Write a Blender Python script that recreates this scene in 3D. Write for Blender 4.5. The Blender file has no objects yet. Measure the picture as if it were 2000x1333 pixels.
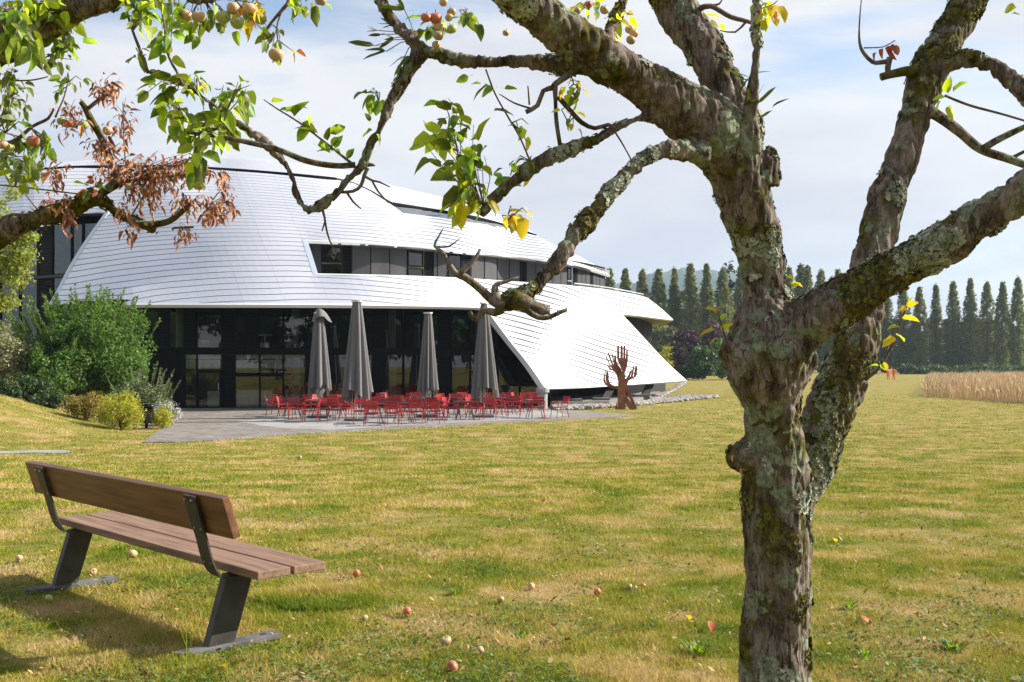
import bpy, bmesh, math, random
import numpy as np
from mathutils import Vector, Matrix, Euler
from mathutils.geometry import delaunay_2d_cdt
R = math.radians
C = bpy.context.scene.collection
SC = bpy.context.scene
random.seed(7); np.random.seed(7)
rnd = random.uniform

# ------------------------------------------------------------------ camera, sky, sun, exposure
FPX, CAMH, HORIZ = 2000.0, 1.5, 712.0        # focal length in photo pixels, eye height, horizon row
cam = bpy.data.cameras.new("camera"); camo = bpy.data.objects.new("camera", cam); C.objects.link(camo)
camo.location = (0, 0, CAMH); camo.rotation_euler = (R(90), 0, 0)
cam.sensor_width = 36; cam.lens = 36.0 * FPX / 2000; cam.shift_y = (HORIZ - 666.5) / 2000
cam.clip_start = 0.05; cam.clip_end = 9000
SC.camera = camo
SUN = Vector((0.80, 0.12, 0.55)).normalized()
world = bpy.data.worlds.new("World"); SC.world = world; world.use_nodes = True
wn, wl = world.node_tree.nodes, world.node_tree.links
wn.clear()
def WN(t, **k):
    n = wn.new(t)
    for a, v in k.items(): setattr(n, a, v)
    return n
wout = WN("ShaderNodeOutputWorld"); wbg = WN("ShaderNodeBackground"); wbg.inputs[1].default_value = 0.10
sky = WN("ShaderNodeTexSky", sky_type='NISHITA', sun_disc=False, sun_elevation=math.asin(SUN.z),
         sun_rotation=math.atan2(SUN.x, SUN.y), altitude=450, air_density=1.0, dust_density=1.6, ozone_density=1.0)
wtc = WN("ShaderNodeTexCoord"); wmap = WN("ShaderNodeMapping"); wmap.inputs['Scale'].default_value = (1.0, 1.0, 3.5)
wmap.inputs['Location'].default_value = (7.14, 0.4, 1.2)
wno = WN("ShaderNodeTexNoise"); wno.inputs['Scale'].default_value = 1.5; wno.inputs['Detail'].default_value = 9; wno.inputs['Roughness'].default_value = 0.55
wno.inputs['Distortion'].default_value = 0.6
wrp = WN("ShaderNodeValToRGB"); wrp.color_ramp.elements[0].position = 0.39; wrp.color_ramp.elements[1].position = 0.53
wno2 = WN("ShaderNodeTexNoise"); wno2.inputs['Scale'].default_value = 3.3; wno2.inputs['Detail'].default_value = 6
wcl = WN("ShaderNodeValToRGB"); wcl.color_ramp.elements[0].color = (3.45, 3.5, 3.85, 1); wcl.color_ramp.elements[1].color = (4.55, 4.58, 4.68, 1)
wcl.color_ramp.elements[0].position = 0.34; wcl.color_ramp.elements[1].position = 0.62
wsep = WN("ShaderNodeSeparateXYZ"); wlow = WN("ShaderNodeMapRange"); wlow.inputs[1].default_value = 0.0; wlow.inputs[2].default_value = 0.25
wlow.inputs[3].default_value = 0.9; wlow.inputs[4].default_value = 0.0
wadd = WN("ShaderNodeMath", operation='ADD', use_clamp=True); wmx = WN("ShaderNodeMixRGB")
wboost = WN("ShaderNodeMixRGB", blend_type='MULTIPLY'); wboost.inputs[0].default_value = 1; wboost.inputs[2].default_value = (1.0, 1.0, 1.0, 1)
wl.new(wtc.outputs['Generated'], wmap.inputs['Vector']); wl.new(wmap.outputs[0], wno.inputs['Vector']); wl.new(wmap.outputs[0], wno2.inputs['Vector'])
wl.new(wno.outputs[0], wrp.inputs[0]); wl.new(wno2.outputs[0], wcl.inputs[0])
wl.new(wtc.outputs['Generated'], wsep.inputs[0]); wl.new(wsep.outputs[2], wlow.inputs[0])
wl.new(wrp.outputs[0], wadd.inputs[0]); wl.new(wlow.outputs[0], wadd.inputs[1])
wl.new(wadd.outputs[0], wmx.inputs[0]); wl.new(sky.outputs[0], wboost.inputs[1]); wl.new(wboost.outputs[0], wmx.inputs[1]); wl.new(wcl.outputs[0], wmx.inputs[2])
wl.new(wmx.outputs[0], wbg.inputs[0]); wl.new(wbg.outputs[0], wout.inputs[0])
sl = bpy.data.lights.new("sun", 'SUN'); sl.energy = 5.0; sl.angle = R(0.55); sl.color = (1.0, 0.93, 0.82)
so = bpy.data.objects.new("sun", sl); C.objects.link(so); so.location = (40, 0, 60)
so.rotation_euler = SUN.to_track_quat('Z', 'Y').to_euler()
vs = SC.view_settings; vs.view_transform = 'Standard'; vs.look = 'None'; vs.exposure = 1.0; vs.gamma = 1; vs.use_curve_mapping = False
SC.render.engine = 'CYCLES'; SC.cycles.use_denoising = True; SC.cycles.max_bounces = 6; SC.cycles.transparent_max_bounces = 12
SC.cycles.volume_bounces = 0

# ------------------------------------------------------------------ helpers
def P(px, py, D): return Vector(((px - 1000) / FPX * D, D, CAMH + (HORIZ - py) / FPX * D))
def sstep(t): t = np.clip(t, 0, 1); return t * t * (3 - 2 * t)
ZT = -0.75
def terrain(x, y):
    x = np.asarray(x, float); y = np.asarray(y, float)
    z = ZT * sstep((y - 7) / 20)
    edge = -10.75 - 0.285 * (y - 29.4)
    d = edge - x
    z = z + 1.9 * sstep(d / 10.0) * sstep((y - 26.3) / 8) * (1 - 0.3 * sstep((y - 60) / 40))
    return z
def gz(x, y): return float(terrain(x, y))
def GP(px, py):
    lo, hi = 1.0, 1500.0
    for _ in range(60):
        m = (lo * hi) ** .5; q = P(px, py, m)
        if q.z > gz(q.x, q.y): lo = m
        else: hi = m
    return P(px, py, lo)
def vnoise(p, seed=0):
    p = np.asarray(p, float); i = np.floor(p).astype(np.int64); f = p - i; f = f * f * (3 - 2 * f)
    def h(a, b, c):
        n = (a * 374761393 + b * 668265263 + c * 2147483647 + seed * 974711) & 0xffffffff
        n = ((n ^ (n >> 13)) * 1274126177) & 0xffffffff
        return ((n ^ (n >> 16)) & 0xffff) / 65535.0
    x, y, z = i[:, 0], i[:, 1], i[:, 2]; u, v, w = f[:, 0], f[:, 1], f[:, 2]
    r = 0
    for dx in (0, 1):
        for dy in (0, 1):
            for dz in (0, 1):
                r = r + h(x + dx, y + dy, z + dz) * (u if dx else 1 - u) * (v if dy else 1 - v) * (w if dz else 1 - w)
    return r * 2 - 1
def link(name, me, m=None, parent=None):
    o = bpy.data.objects.new(name, me); C.objects.link(o)
    if m is not None and me is not None and not me.materials: me.materials.append(m)
    if parent is not None: o.parent = parent
    return o
def tag(o, label=None, cat=None, group=None, kind=None):
    if label: o['label'] = label
    if cat: o['category'] = cat
    if group: o['group'] = group
    if kind: o['kind'] = kind
    return o
def empty(name, loc=(0, 0, 0), rz=0):
    o = bpy.data.objects.new(name, None); C.objects.link(o); o.location = loc; o.rotation_euler = (0, 0, rz); o.empty_display_size = .1
    return o
def mesh_np(name, v, f, smooth=False):
    """v (n,3); f (m,k) constant k"""
    me = bpy.data.meshes.new(name); v = np.asarray(v, np.float32); f = np.asarray(f, np.int32)
    me.vertices.add(len(v)); me.vertices.foreach_set('co', v.ravel())
    k = f.shape[1]; me.loops.add(f.size); me.loops.foreach_set('vertex_index', f.ravel())
    me.polygons.add(len(f)); me.polygons.foreach_set('loop_start', np.arange(0, f.size, k, dtype=np.int32))
    if smooth: me.polygons.foreach_set('use_smooth', np.ones(len(f), bool))
    me.update(calc_edges=True)
    return me
class MB:
    def __init__(s): s.v = []; s.f = []
    def add(s, vs, fs):
        b = len(s.v); s.v += [tuple(q) for q in vs]; s.f += [tuple(b + i for i in f) for f in fs]; return s
    def box(s, c, d, rot=None):
        c = Vector(c); M = rot.to_matrix() if isinstance(rot, Euler) else (rot or Matrix.Identity(3))
        vs = [c + M @ Vector((x * d[0] / 2, y * d[1] / 2, z * d[2] / 2)) for x in (-1, 1) for y in (-1, 1) for z in (-1, 1)]
        return s.add(vs, [(0, 1, 3, 2), (4, 6, 7, 5), (0, 4, 5, 1), (2, 3, 7, 6), (0, 2, 6, 4), (1, 5, 7, 3)])
    def bar(s, a, b, w, h, up=(0, 0, 1)):
        a, b = Vector(a), Vector(b); d = (b - a); L = d.length; d.normalize()
        up = Vector(up); sd = d.cross(up)
        if sd.length < 1e-4: sd = d.cross(Vector((1, 0, 0)))
        sd.normalize(); u = sd.cross(d)
        M = Matrix((sd, d, u)).transposed()
        return s.box((a + b) / 2, (w, L, h), M)
    def tube(s, pts, rad, n=8, cap=True):
        pts = [Vector(p) for p in pts]; m = len(pts)
        if not hasattr(rad, '__len__'): rad = [rad] * m
        b = len(s.v); t0 = (pts[1] - pts[0]).normalized()
        u = t0.orthogonal().normalized()
        for i, p in enumerate(pts):
            t = (pts[min(i + 1, m - 1)] - pts[max(i - 1, 0)]).normalized()
            u = (u - t * u.dot(t)).normalized(); w = t.cross(u)
            for k in range(n):
                a = 2 * math.pi * k / n; s.v.append(tuple(p + (u * math.cos(a) + w * math.sin(a)) * rad[i]))
        for i in range(m - 1):
            for k in range(n):
                k2 = (k + 1) % n; s.f.append((b + i * n + k, b + i * n + k2, b + (i + 1) * n + k2, b + (i + 1) * n + k))
        if cap:
            s.f.append(tuple(b + k for k in reversed(range(n)))); s.f.append(tuple(b + (m - 1) * n + k for k in range(n)))
        return s
    def prism(s, poly, n):
        """poly: list of 3D points (planar), extruded by vector n"""
        k = len(poly); n = Vector(n); vs = [Vector(p) for p in poly]; vs = vs + [p + n for p in vs]
        return s.add(vs, [tuple(reversed(range(k))), tuple(range(k, 2 * k))] + [(i, (i + 1) % k, k + (i + 1) % k, k + i) for i in range(k)])
    def mesh(s, name, smooth=False):
        me = bpy.data.meshes.new(name); me.from_pydata(s.v, [], s.f)
        if smooth: me.polygons.foreach_set('use_smooth', [True] * len(s.f))
        me.update(); return me
    def build(s, name, m, parent=None, smooth=False, bevel=0):
        me = s.mesh(name, smooth)
        bm = bmesh.new(); bm.from_mesh(me); bmesh.ops.recalc_face_normals(bm, faces=bm.faces)
        if bevel: bmesh.ops.bevel(bm, geom=bm.edges[:], offset=bevel, segments=2, affect='EDGES', profile=.6)
        bm.to_mesh(me); bm.free()
        return link(name, me, m, parent)
def spline(pts, step):
    """Catmull-Rom through rows of numbers, resampled so that consecutive 3D points are about step apart (first three columns are xyz)"""
    a = np.array(pts, float); a = np.vstack([2 * a[0] - a[1], a, 2 * a[-1] - a[-2]])
    out = []
    for i in range(1, len(a) - 2):
        n = max(2, int(np.linalg.norm(a[i + 1, :3] - a[i, :3]) / step))
        for k in range(n):
            t = k / n; p0, p1, p2, p3 = a[i - 1], a[i], a[i + 1], a[i + 2]
            out.append(.5 * (2 * p1 + (p2 - p0) * t + (2 * p0 - 5 * p1 + 4 * p2 - p3) * t * t + (3 * p1 - p0 - 3 * p2 + p3) * t ** 3))
    out.append(a[-2]); return np.array(out)

# ------------------------------------------------------------------ materials
def mat(name, col, rough=.6, metal=0., spec=.5, col2=None, scale=5., lo=.4, hi=.6, detail=6, bump=0., bscale=40., bdist=.01, stretch=None, coord='Object', rand=0., trans=0.):
    m = bpy.data.materials.new(name); m.use_nodes = True; N, L = m.node_tree.nodes, m.node_tree.links
    b = N['Principled BSDF']; b.inputs['Roughness'].default_value = rough; b.inputs['Metallic'].default_value = metal
    b.inputs['Specular IOR Level'].default_value = spec; b.inputs['Base Color'].default_value = (*col, 1)
    vec = None
    if col2 or bump:
        tc = N.new('ShaderNodeTexCoord'); mp = N.new('ShaderNodeMapping'); L.new(tc.outputs[coord], mp.inputs[0]); vec = mp.outputs[0]
        if stretch: mp.inputs['Scale'].default_value = stretch
    src = None
    if col2:
        no = N.new('ShaderNodeTexNoise'); no.inputs['Scale'].default_value = scale; no.inputs['Detail'].default_value = detail; L.new(vec, no.inputs['Vector'])
        rp = N.new('ShaderNodeValToRGB'); rp.color_ramp.elements[0].position = lo; rp.color_ramp.elements[1].position = hi
        rp.color_ramp.elements[0].color = (*col, 1); rp.color_ramp.elements[1].color = (*col2, 1); L.new(no.outputs[0], rp.inputs[0]); src = rp.outputs[0]
    if rand:
        oi = N.new('ShaderNodeObjectInfo'); ge = N.new('ShaderNodeNewGeometry'); ad = N.new('ShaderNodeMath'); ad.operation = 'ADD'
        L.new(oi.outputs['Random'], ad.inputs[0]); L.new(ge.outputs['Random Per Island'], ad.inputs[1])
        fr = N.new('ShaderNodeMath'); fr.operation = 'FRACT'; L.new(ad.outputs[0], fr.inputs[0])
        mr = N.new('ShaderNodeMapRange'); mr.inputs[3].default_value = 1 - rand; mr.inputs[4].default_value = 1 + rand; L.new(fr.outputs[0], mr.inputs[0])
        hs = N.new('ShaderNodeHueSaturation'); L.new(mr.outputs[0], hs.inputs['Value'])
        mh = N.new('ShaderNodeMapRange'); mh.inputs[3].default_value = .5 - rand * .05; mh.inputs[4].default_value = .5 + rand * .05; L.new(fr.outputs[0], mh.inputs[0]); L.new(mh.outputs[0], hs.inputs['Hue'])
        if src: L.new(src, hs.inputs['Color'])
        else: hs.inputs['Color'].default_value = (*col, 1)
        src = hs.outputs[0]
    if src: L.new(src, b.inputs['Base Color'])
    if bump:
        nb = N.new('ShaderNodeTexNoise'); nb.inputs['Scale'].default_value = bscale; nb.inputs['Detail'].default_value = 5; L.new(vec, nb.inputs['Vector'])
        bp = N.new('ShaderNodeBump'); bp.inputs['Strength'].default_value = bump; bp.inputs['Distance'].default_value = bdist
        L.new(nb.outputs[0], bp.inputs['Height']); L.new(bp.outputs[0], b.inputs['Normal'])
    if trans:
        tr = N.new('ShaderNodeBsdfTranslucent'); mx = N.new('ShaderNodeMixShader'); mx.inputs[0].default_value = trans
        if src:
            mu = N.new('ShaderNodeMixRGB'); mu.blend_type = 'MULTIPLY'; mu.inputs[0].default_value = 1; mu.inputs[2].default_value = (1.7, 1.6, 1.0, 1); L.new(src, mu.inputs[1]); L.new(mu.outputs[0], tr.inputs[0])
        else: tr.inputs[0].default_value = (*col, 1)
        L.new(b.outputs[0], mx.inputs[1]); L.new(tr.outputs[0], mx.inputs[2]); L.new(mx.outputs[0], N['Material Output'].inputs[0])
    return m
def nodes_of(m): return m.node_tree.nodes, m.node_tree.links

def mat_ground():
    m = bpy.data.materials.new("lawn"); m.use_nodes = True; N, L = nodes_of(m); b = N['Principled BSDF']
    b.inputs['Roughness'].default_value = .95; b.inputs['Specular IOR Level'].default_value = .1
    tc = N.new('ShaderNodeTexCoord')
    def noise(s, d, r=.55):
        n = N.new('ShaderNodeTexNoise'); n.inputs['Scale'].default_value = s; n.inputs['Detail'].default_value = d; n.inputs['Roughness'].default_value = r
        L.new(tc.outputs['Object'], n.inputs['Vector']); return n.outputs[0]
    def ramp(src, stops):
        r = N.new('ShaderNodeValToRGB'); e = r.color_ramp.elements
        while len(e) < len(stops): e.new(.5)
        for i, (p, c) in enumerate(stops): e[i].position = p; e[i].color = (*c, 1)
        L.new(src, r.inputs[0]); return r.outputs[0]
    def mix(a, c, f, bt='MIX'):
        x = N.new('ShaderNodeMixRGB'); x.blend_type = bt
        for sck, v in ((x.inputs[1], a), (x.inputs[2], c), (x.inputs[0], f)):
            if isinstance(v, float): sck.default_value = v
            elif isinstance(v, tuple): sck.default_value = (*v, 1)
            else: L.new(v, sck)
        return x.outputs[0]
    big = ramp(noise(.7, 6), [(.36, (.17, .165, .024)), (.5, (.25, .22, .045)), (.64, (.33, .255, .085))])
    fine = ramp(noise(9, 9, .75), [(.3, (.06, .068, .010)), (.5, (.20, .175, .038)), (.7, (.38, .29, .125))])
    c1 = mix(big, fine, .55)
    grn = ramp(noise(2.1, 8, .7), [(.50, (0, 0, 0)), (.62, (1, 1, 1))])
    c2 = mix(c1, (.155, .19, .022), grn)
    dry = ramp(noise(1.15, 9, .72), [(.50, (0, 0, 0)), (.60, (1, 1, 1))])
    c2 = mix(c2, (.37, .255, .115), dry)
    dirt = ramp(noise(.8, 10, .76), [(.62, (0, 0, 0)), (.69, (1, 1, 1))])
    c3 = mix(c2, (.10, .066, .04), dirt)
    vf = ramp(noise(70, 4, .7), [(.32, (.4, .4, .36)), (.68, (1.5, 1.5, 1.45))])
    c4 = mix(c3, vf, .8, 'MULTIPLY')
    L.new(c4, b.inputs['Base Color'])
    bp = N.new('ShaderNodeBump'); bp.inputs['Strength'].default_value = .9; bp.inputs['Distance'].default_value = .03
    L.new(noise(45, 5, .7), bp.inputs['Height']); L.new(bp.outputs[0], b.inputs['Normal'])
    return m
def mat_bark(name, moss=.5, lichen=.5, dark=1.):
    m = bpy.data.materials.new(name); m.use_nodes = True; N, L = nodes_of(m); b = N['Principled BSDF']
    b.inputs['Roughness'].default_value = .9; b.inputs['Specular IOR Level'].default_value = .15
    tc = N.new('ShaderNodeTexCoord')
    def noise(s, d, r=.6, st=None):
        n = N.new('ShaderNodeTexNoise'); n.inputs['Scale'].default_value = s; n.inputs['Detail'].default_value = d; n.inputs['Roughness'].default_value = r
        if st:
            mp = N.new('ShaderNodeMapping'); mp.inputs['Scale'].default_value = st; L.new(tc.outputs['Object'], mp.inputs[0]); L.new(mp.outputs[0], n.inputs['Vector'])
        else: L.new(tc.outputs['Object'], n.inputs['Vector'])
        return n.outputs[0]
    def ramp(src, stops):
        r = N.new('ShaderNodeValToRGB'); e = r.color_ramp.elements
        while len(e) < len(stops): e.new(.5)
        for i, (p, c) in enumerate(stops): e[i].position = p; e[i].color = (*c, 1)
        L.new(src, r.inputs[0]); return r.outputs[0]
    def mix(a, c, f):
        x = N.new('ShaderNodeMixRGB')
        for sck, v in ((x.inputs[1], a), (x.inputs[2], c), (x.inputs[0], f)):
            if isinstance(v, float): sck.default_value = v
            elif isinstance(v, tuple): sck.default_value = (*v, 1)
            else: L.new(v, sck)
        return x.outputs[0]
    d = dark
    base = ramp(noise(20, 12, .78, (1, 1, .3)), [(.34, (.018 * d, .013 * d, .009 * d)), (.45, (.14 * d, .105 * d, .08 * d)), (.55, (.30 * d, .245 * d, .205 * d)), (.68, (.44 * d, .38 * d, .335 * d))])
    mpc = N.new('ShaderNodeMapping'); mpc.inputs['Scale'].default_value = (1, 1, .26); L.new(tc.outputs['Object'], mpc.inputs[0])
    nc = N.new('ShaderNodeTexNoise'); nc.inputs['Scale'].default_value = 14; nc.inputs['Detail'].default_value = 6; L.new(mpc.outputs[0], nc.inputs['Vector'])
    mc = N.new('ShaderNodeMixRGB'); mc.inputs[0].default_value = .2; L.new(mpc.outputs[0], mc.inputs[1]); L.new(nc.outputs['Color'], mc.inputs[2])
    vc = N.new('ShaderNodeTexVoronoi'); vc.feature = 'DISTANCE_TO_EDGE'; vc.inputs['Scale'].default_value = 24; L.new(mc.outputs[0], vc.inputs['Vector'])
    crk0 = ramp(vc.outputs['Distance'], [(.0, (0, 0, 0)), (.055, (1, 1, 1))])
    cm = ramp(noise(7.5, 6, .7, (1, 1, .5)), [(.44, (1, 1, 1)), (.60, (0, 0, 0))])
    lt = N.new('ShaderNodeMixRGB'); lt.blend_type = 'LIGHTEN'; lt.inputs[0].default_value = 1; L.new(crk0, lt.inputs[1]); L.new(cm, lt.inputs[2]); crk = lt.outputs[0]
    base = mix((.045 * d, .033 * d, .024 * d), base, crk)
    mossf = ramp(noise(5.2, 7, .65), [(.56 - .09 * moss, (0, 0, 0)), (.66 - .09 * moss, (1, 1, 1))])
    mcol = ramp(noise(40, 4), [(.35, (.03, .028, .006)), (.65, (.13, .115, .012))])
    c = mix(base, mcol, mossf)
    vo = N.new('ShaderNodeTexVoronoi'); vo.inputs['Scale'].default_value = 17; vo.inputs['Randomness'].default_value = 1
    mpv = N.new('ShaderNodeMixRGB'); mpv.inputs[0].default_value = .08
    nn = N.new('ShaderNodeTexNoise'); nn.inputs['Scale'].default_value = 22; nn.inputs['Detail'].default_value = 5; L.new(tc.outputs['Object'], nn.inputs['Vector'])
    L.new(tc.outputs['Object'], mpv.inputs[1]); L.new(nn.outputs['Color'], mpv.inputs[2]); L.new(mpv.outputs[0], vo.inputs['Vector'])
    lm = N.new('ShaderNodeMath'); lm.operation = 'SUBTRACT'; L.new(noise(4.3, 6), lm.inputs[0])
    ls = N.new('ShaderNodeMath'); ls.operation = 'MULTIPLY'; ls.inputs[1].default_value = .45; L.new(vo.outputs['Distance'], ls.inputs[0]); L.new(ls.outputs[0], lm.inputs[1])
    lf = ramp(lm.outputs[0], [(.42 - .1 * lichen, (0, 0, 0)), (.45 - .1 * lichen, (1, 1, 1))])
    lcol = ramp(noise(55, 5, .7), [(.35, (.09, .11, .06)), (.6, (.27, .295, .20))])
    c = mix(c, lcol, lf)
    L.new(c, b.inputs['Base Color'])
    bp = N.new('ShaderNodeBump'); bp.inputs['Strength'].default_value = .8; bp.inputs['Distance'].default_value = .007
    ad0 = N.new('ShaderNodeMath'); ad0.operation = 'ADD'; L.new(noise(30, 9, .75, (1, 1, .35)), ad0.inputs[0]); L.new(crk, ad0.inputs[1]); ad = N.new('ShaderNodeMath'); ad.operation = 'ADD'; L.new(ad0.outputs[0], ad.inputs[0])
    lf2 = N.new('ShaderNodeMath'); lf2.operation = 'MULTIPLY'; lf2.inputs[1].default_value = .5; L.new(lf, lf2.inputs[0]); L.new(lf2.outputs[0], ad.inputs[1])
    L.new(ad.outputs[0], bp.inputs['Height']); L.new(bp.outputs[0], b.inputs['Normal'])
    return m
def mat_glass(name, tint=(.75, .8, .8), trans=.75, ior=1.5, refl=1.):
    m = bpy.data.materials.new(name); m.use_nodes = True; N, L = nodes_of(m); N.remove(N['Principled BSDF'])
    tr = N.new('ShaderNodeBsdfTransparent'); tr.inputs[0].default_value = (*[t * trans for t in tint], 1)
    gl = N.new('ShaderNodeBsdfGlossy'); gl.inputs['Roughness'].default_value = .01; gl.inputs[0].default_value = (refl, refl, refl, 1)
    fr = N.new('ShaderNodeFresnel'); fr.inputs[0].default_value = ior
    mx = N.new('ShaderNodeMixShader'); L.new(fr.outputs[0], mx.inputs[0]); L.new(tr.outputs[0], mx.inputs[1]); L.new(gl.outputs[0], mx.inputs[2]); L.new(mx.outputs[0], N['Material Output'].inputs[0])
    return m
def mat_setts():
    m = bpy.data.materials.new("setts"); m.use_nodes = True; N, L = nodes_of(m); b = N['Principled BSDF']; b.inputs['Roughness'].default_value = .85
    tc = N.new('ShaderNodeTexCoord'); br = N.new('ShaderNodeTexBrick'); br.inputs['Scale'].default_value = 1
    br.inputs['Brick Width'].default_value = .2; br.inputs['Row Height'].default_value = .13; br.inputs['Mortar Size'].default_value = .012
    br.inputs['Color1'].default_value = (.18, .16, .14, 1); br.inputs['Color2'].default_value = (.31, .28, .25, 1); br.inputs['Mortar'].default_value = (.07, .06, .052, 1)
    no = N.new('ShaderNodeTexNoise'); no.inputs['Scale'].default_value = 1.2; no.inputs['Detail'].default_value = 8
    mx = N.new('ShaderNodeMixRGB'); mx.blend_type = 'MULTIPLY'; mx.inputs[0].default_value = .6
    L.new(tc.outputs['Object'], br.inputs['Vector']); L.new(tc.outputs['Object'], no.inputs['Vector']); L.new(br.outputs['Color'], mx.inputs[1])
    rp = N.new('ShaderNodeValToRGB'); rp.color_ramp.elements[0].color = (.6, .58, .55, 1); rp.color_ramp.elements[1].color = (1.15, 1.15, 1.15, 1); rp.color_ramp.elements[0].position = .35; rp.color_ramp.elements[1].position = .65
    L.new(no.outputs[0], rp.inputs[0]); L.new(rp.outputs[0], mx.inputs[2]); L.new(mx.outputs[0], b.inputs['Base Color'])
    bp = N.new('ShaderNodeBump'); bp.inputs['Distance'].default_value = .02; L.new(br.outputs['Fac'], bp.inputs['Height']); bp.invert = True; L.new(bp.outputs[0], b.inputs['Normal'])
    return m
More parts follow.
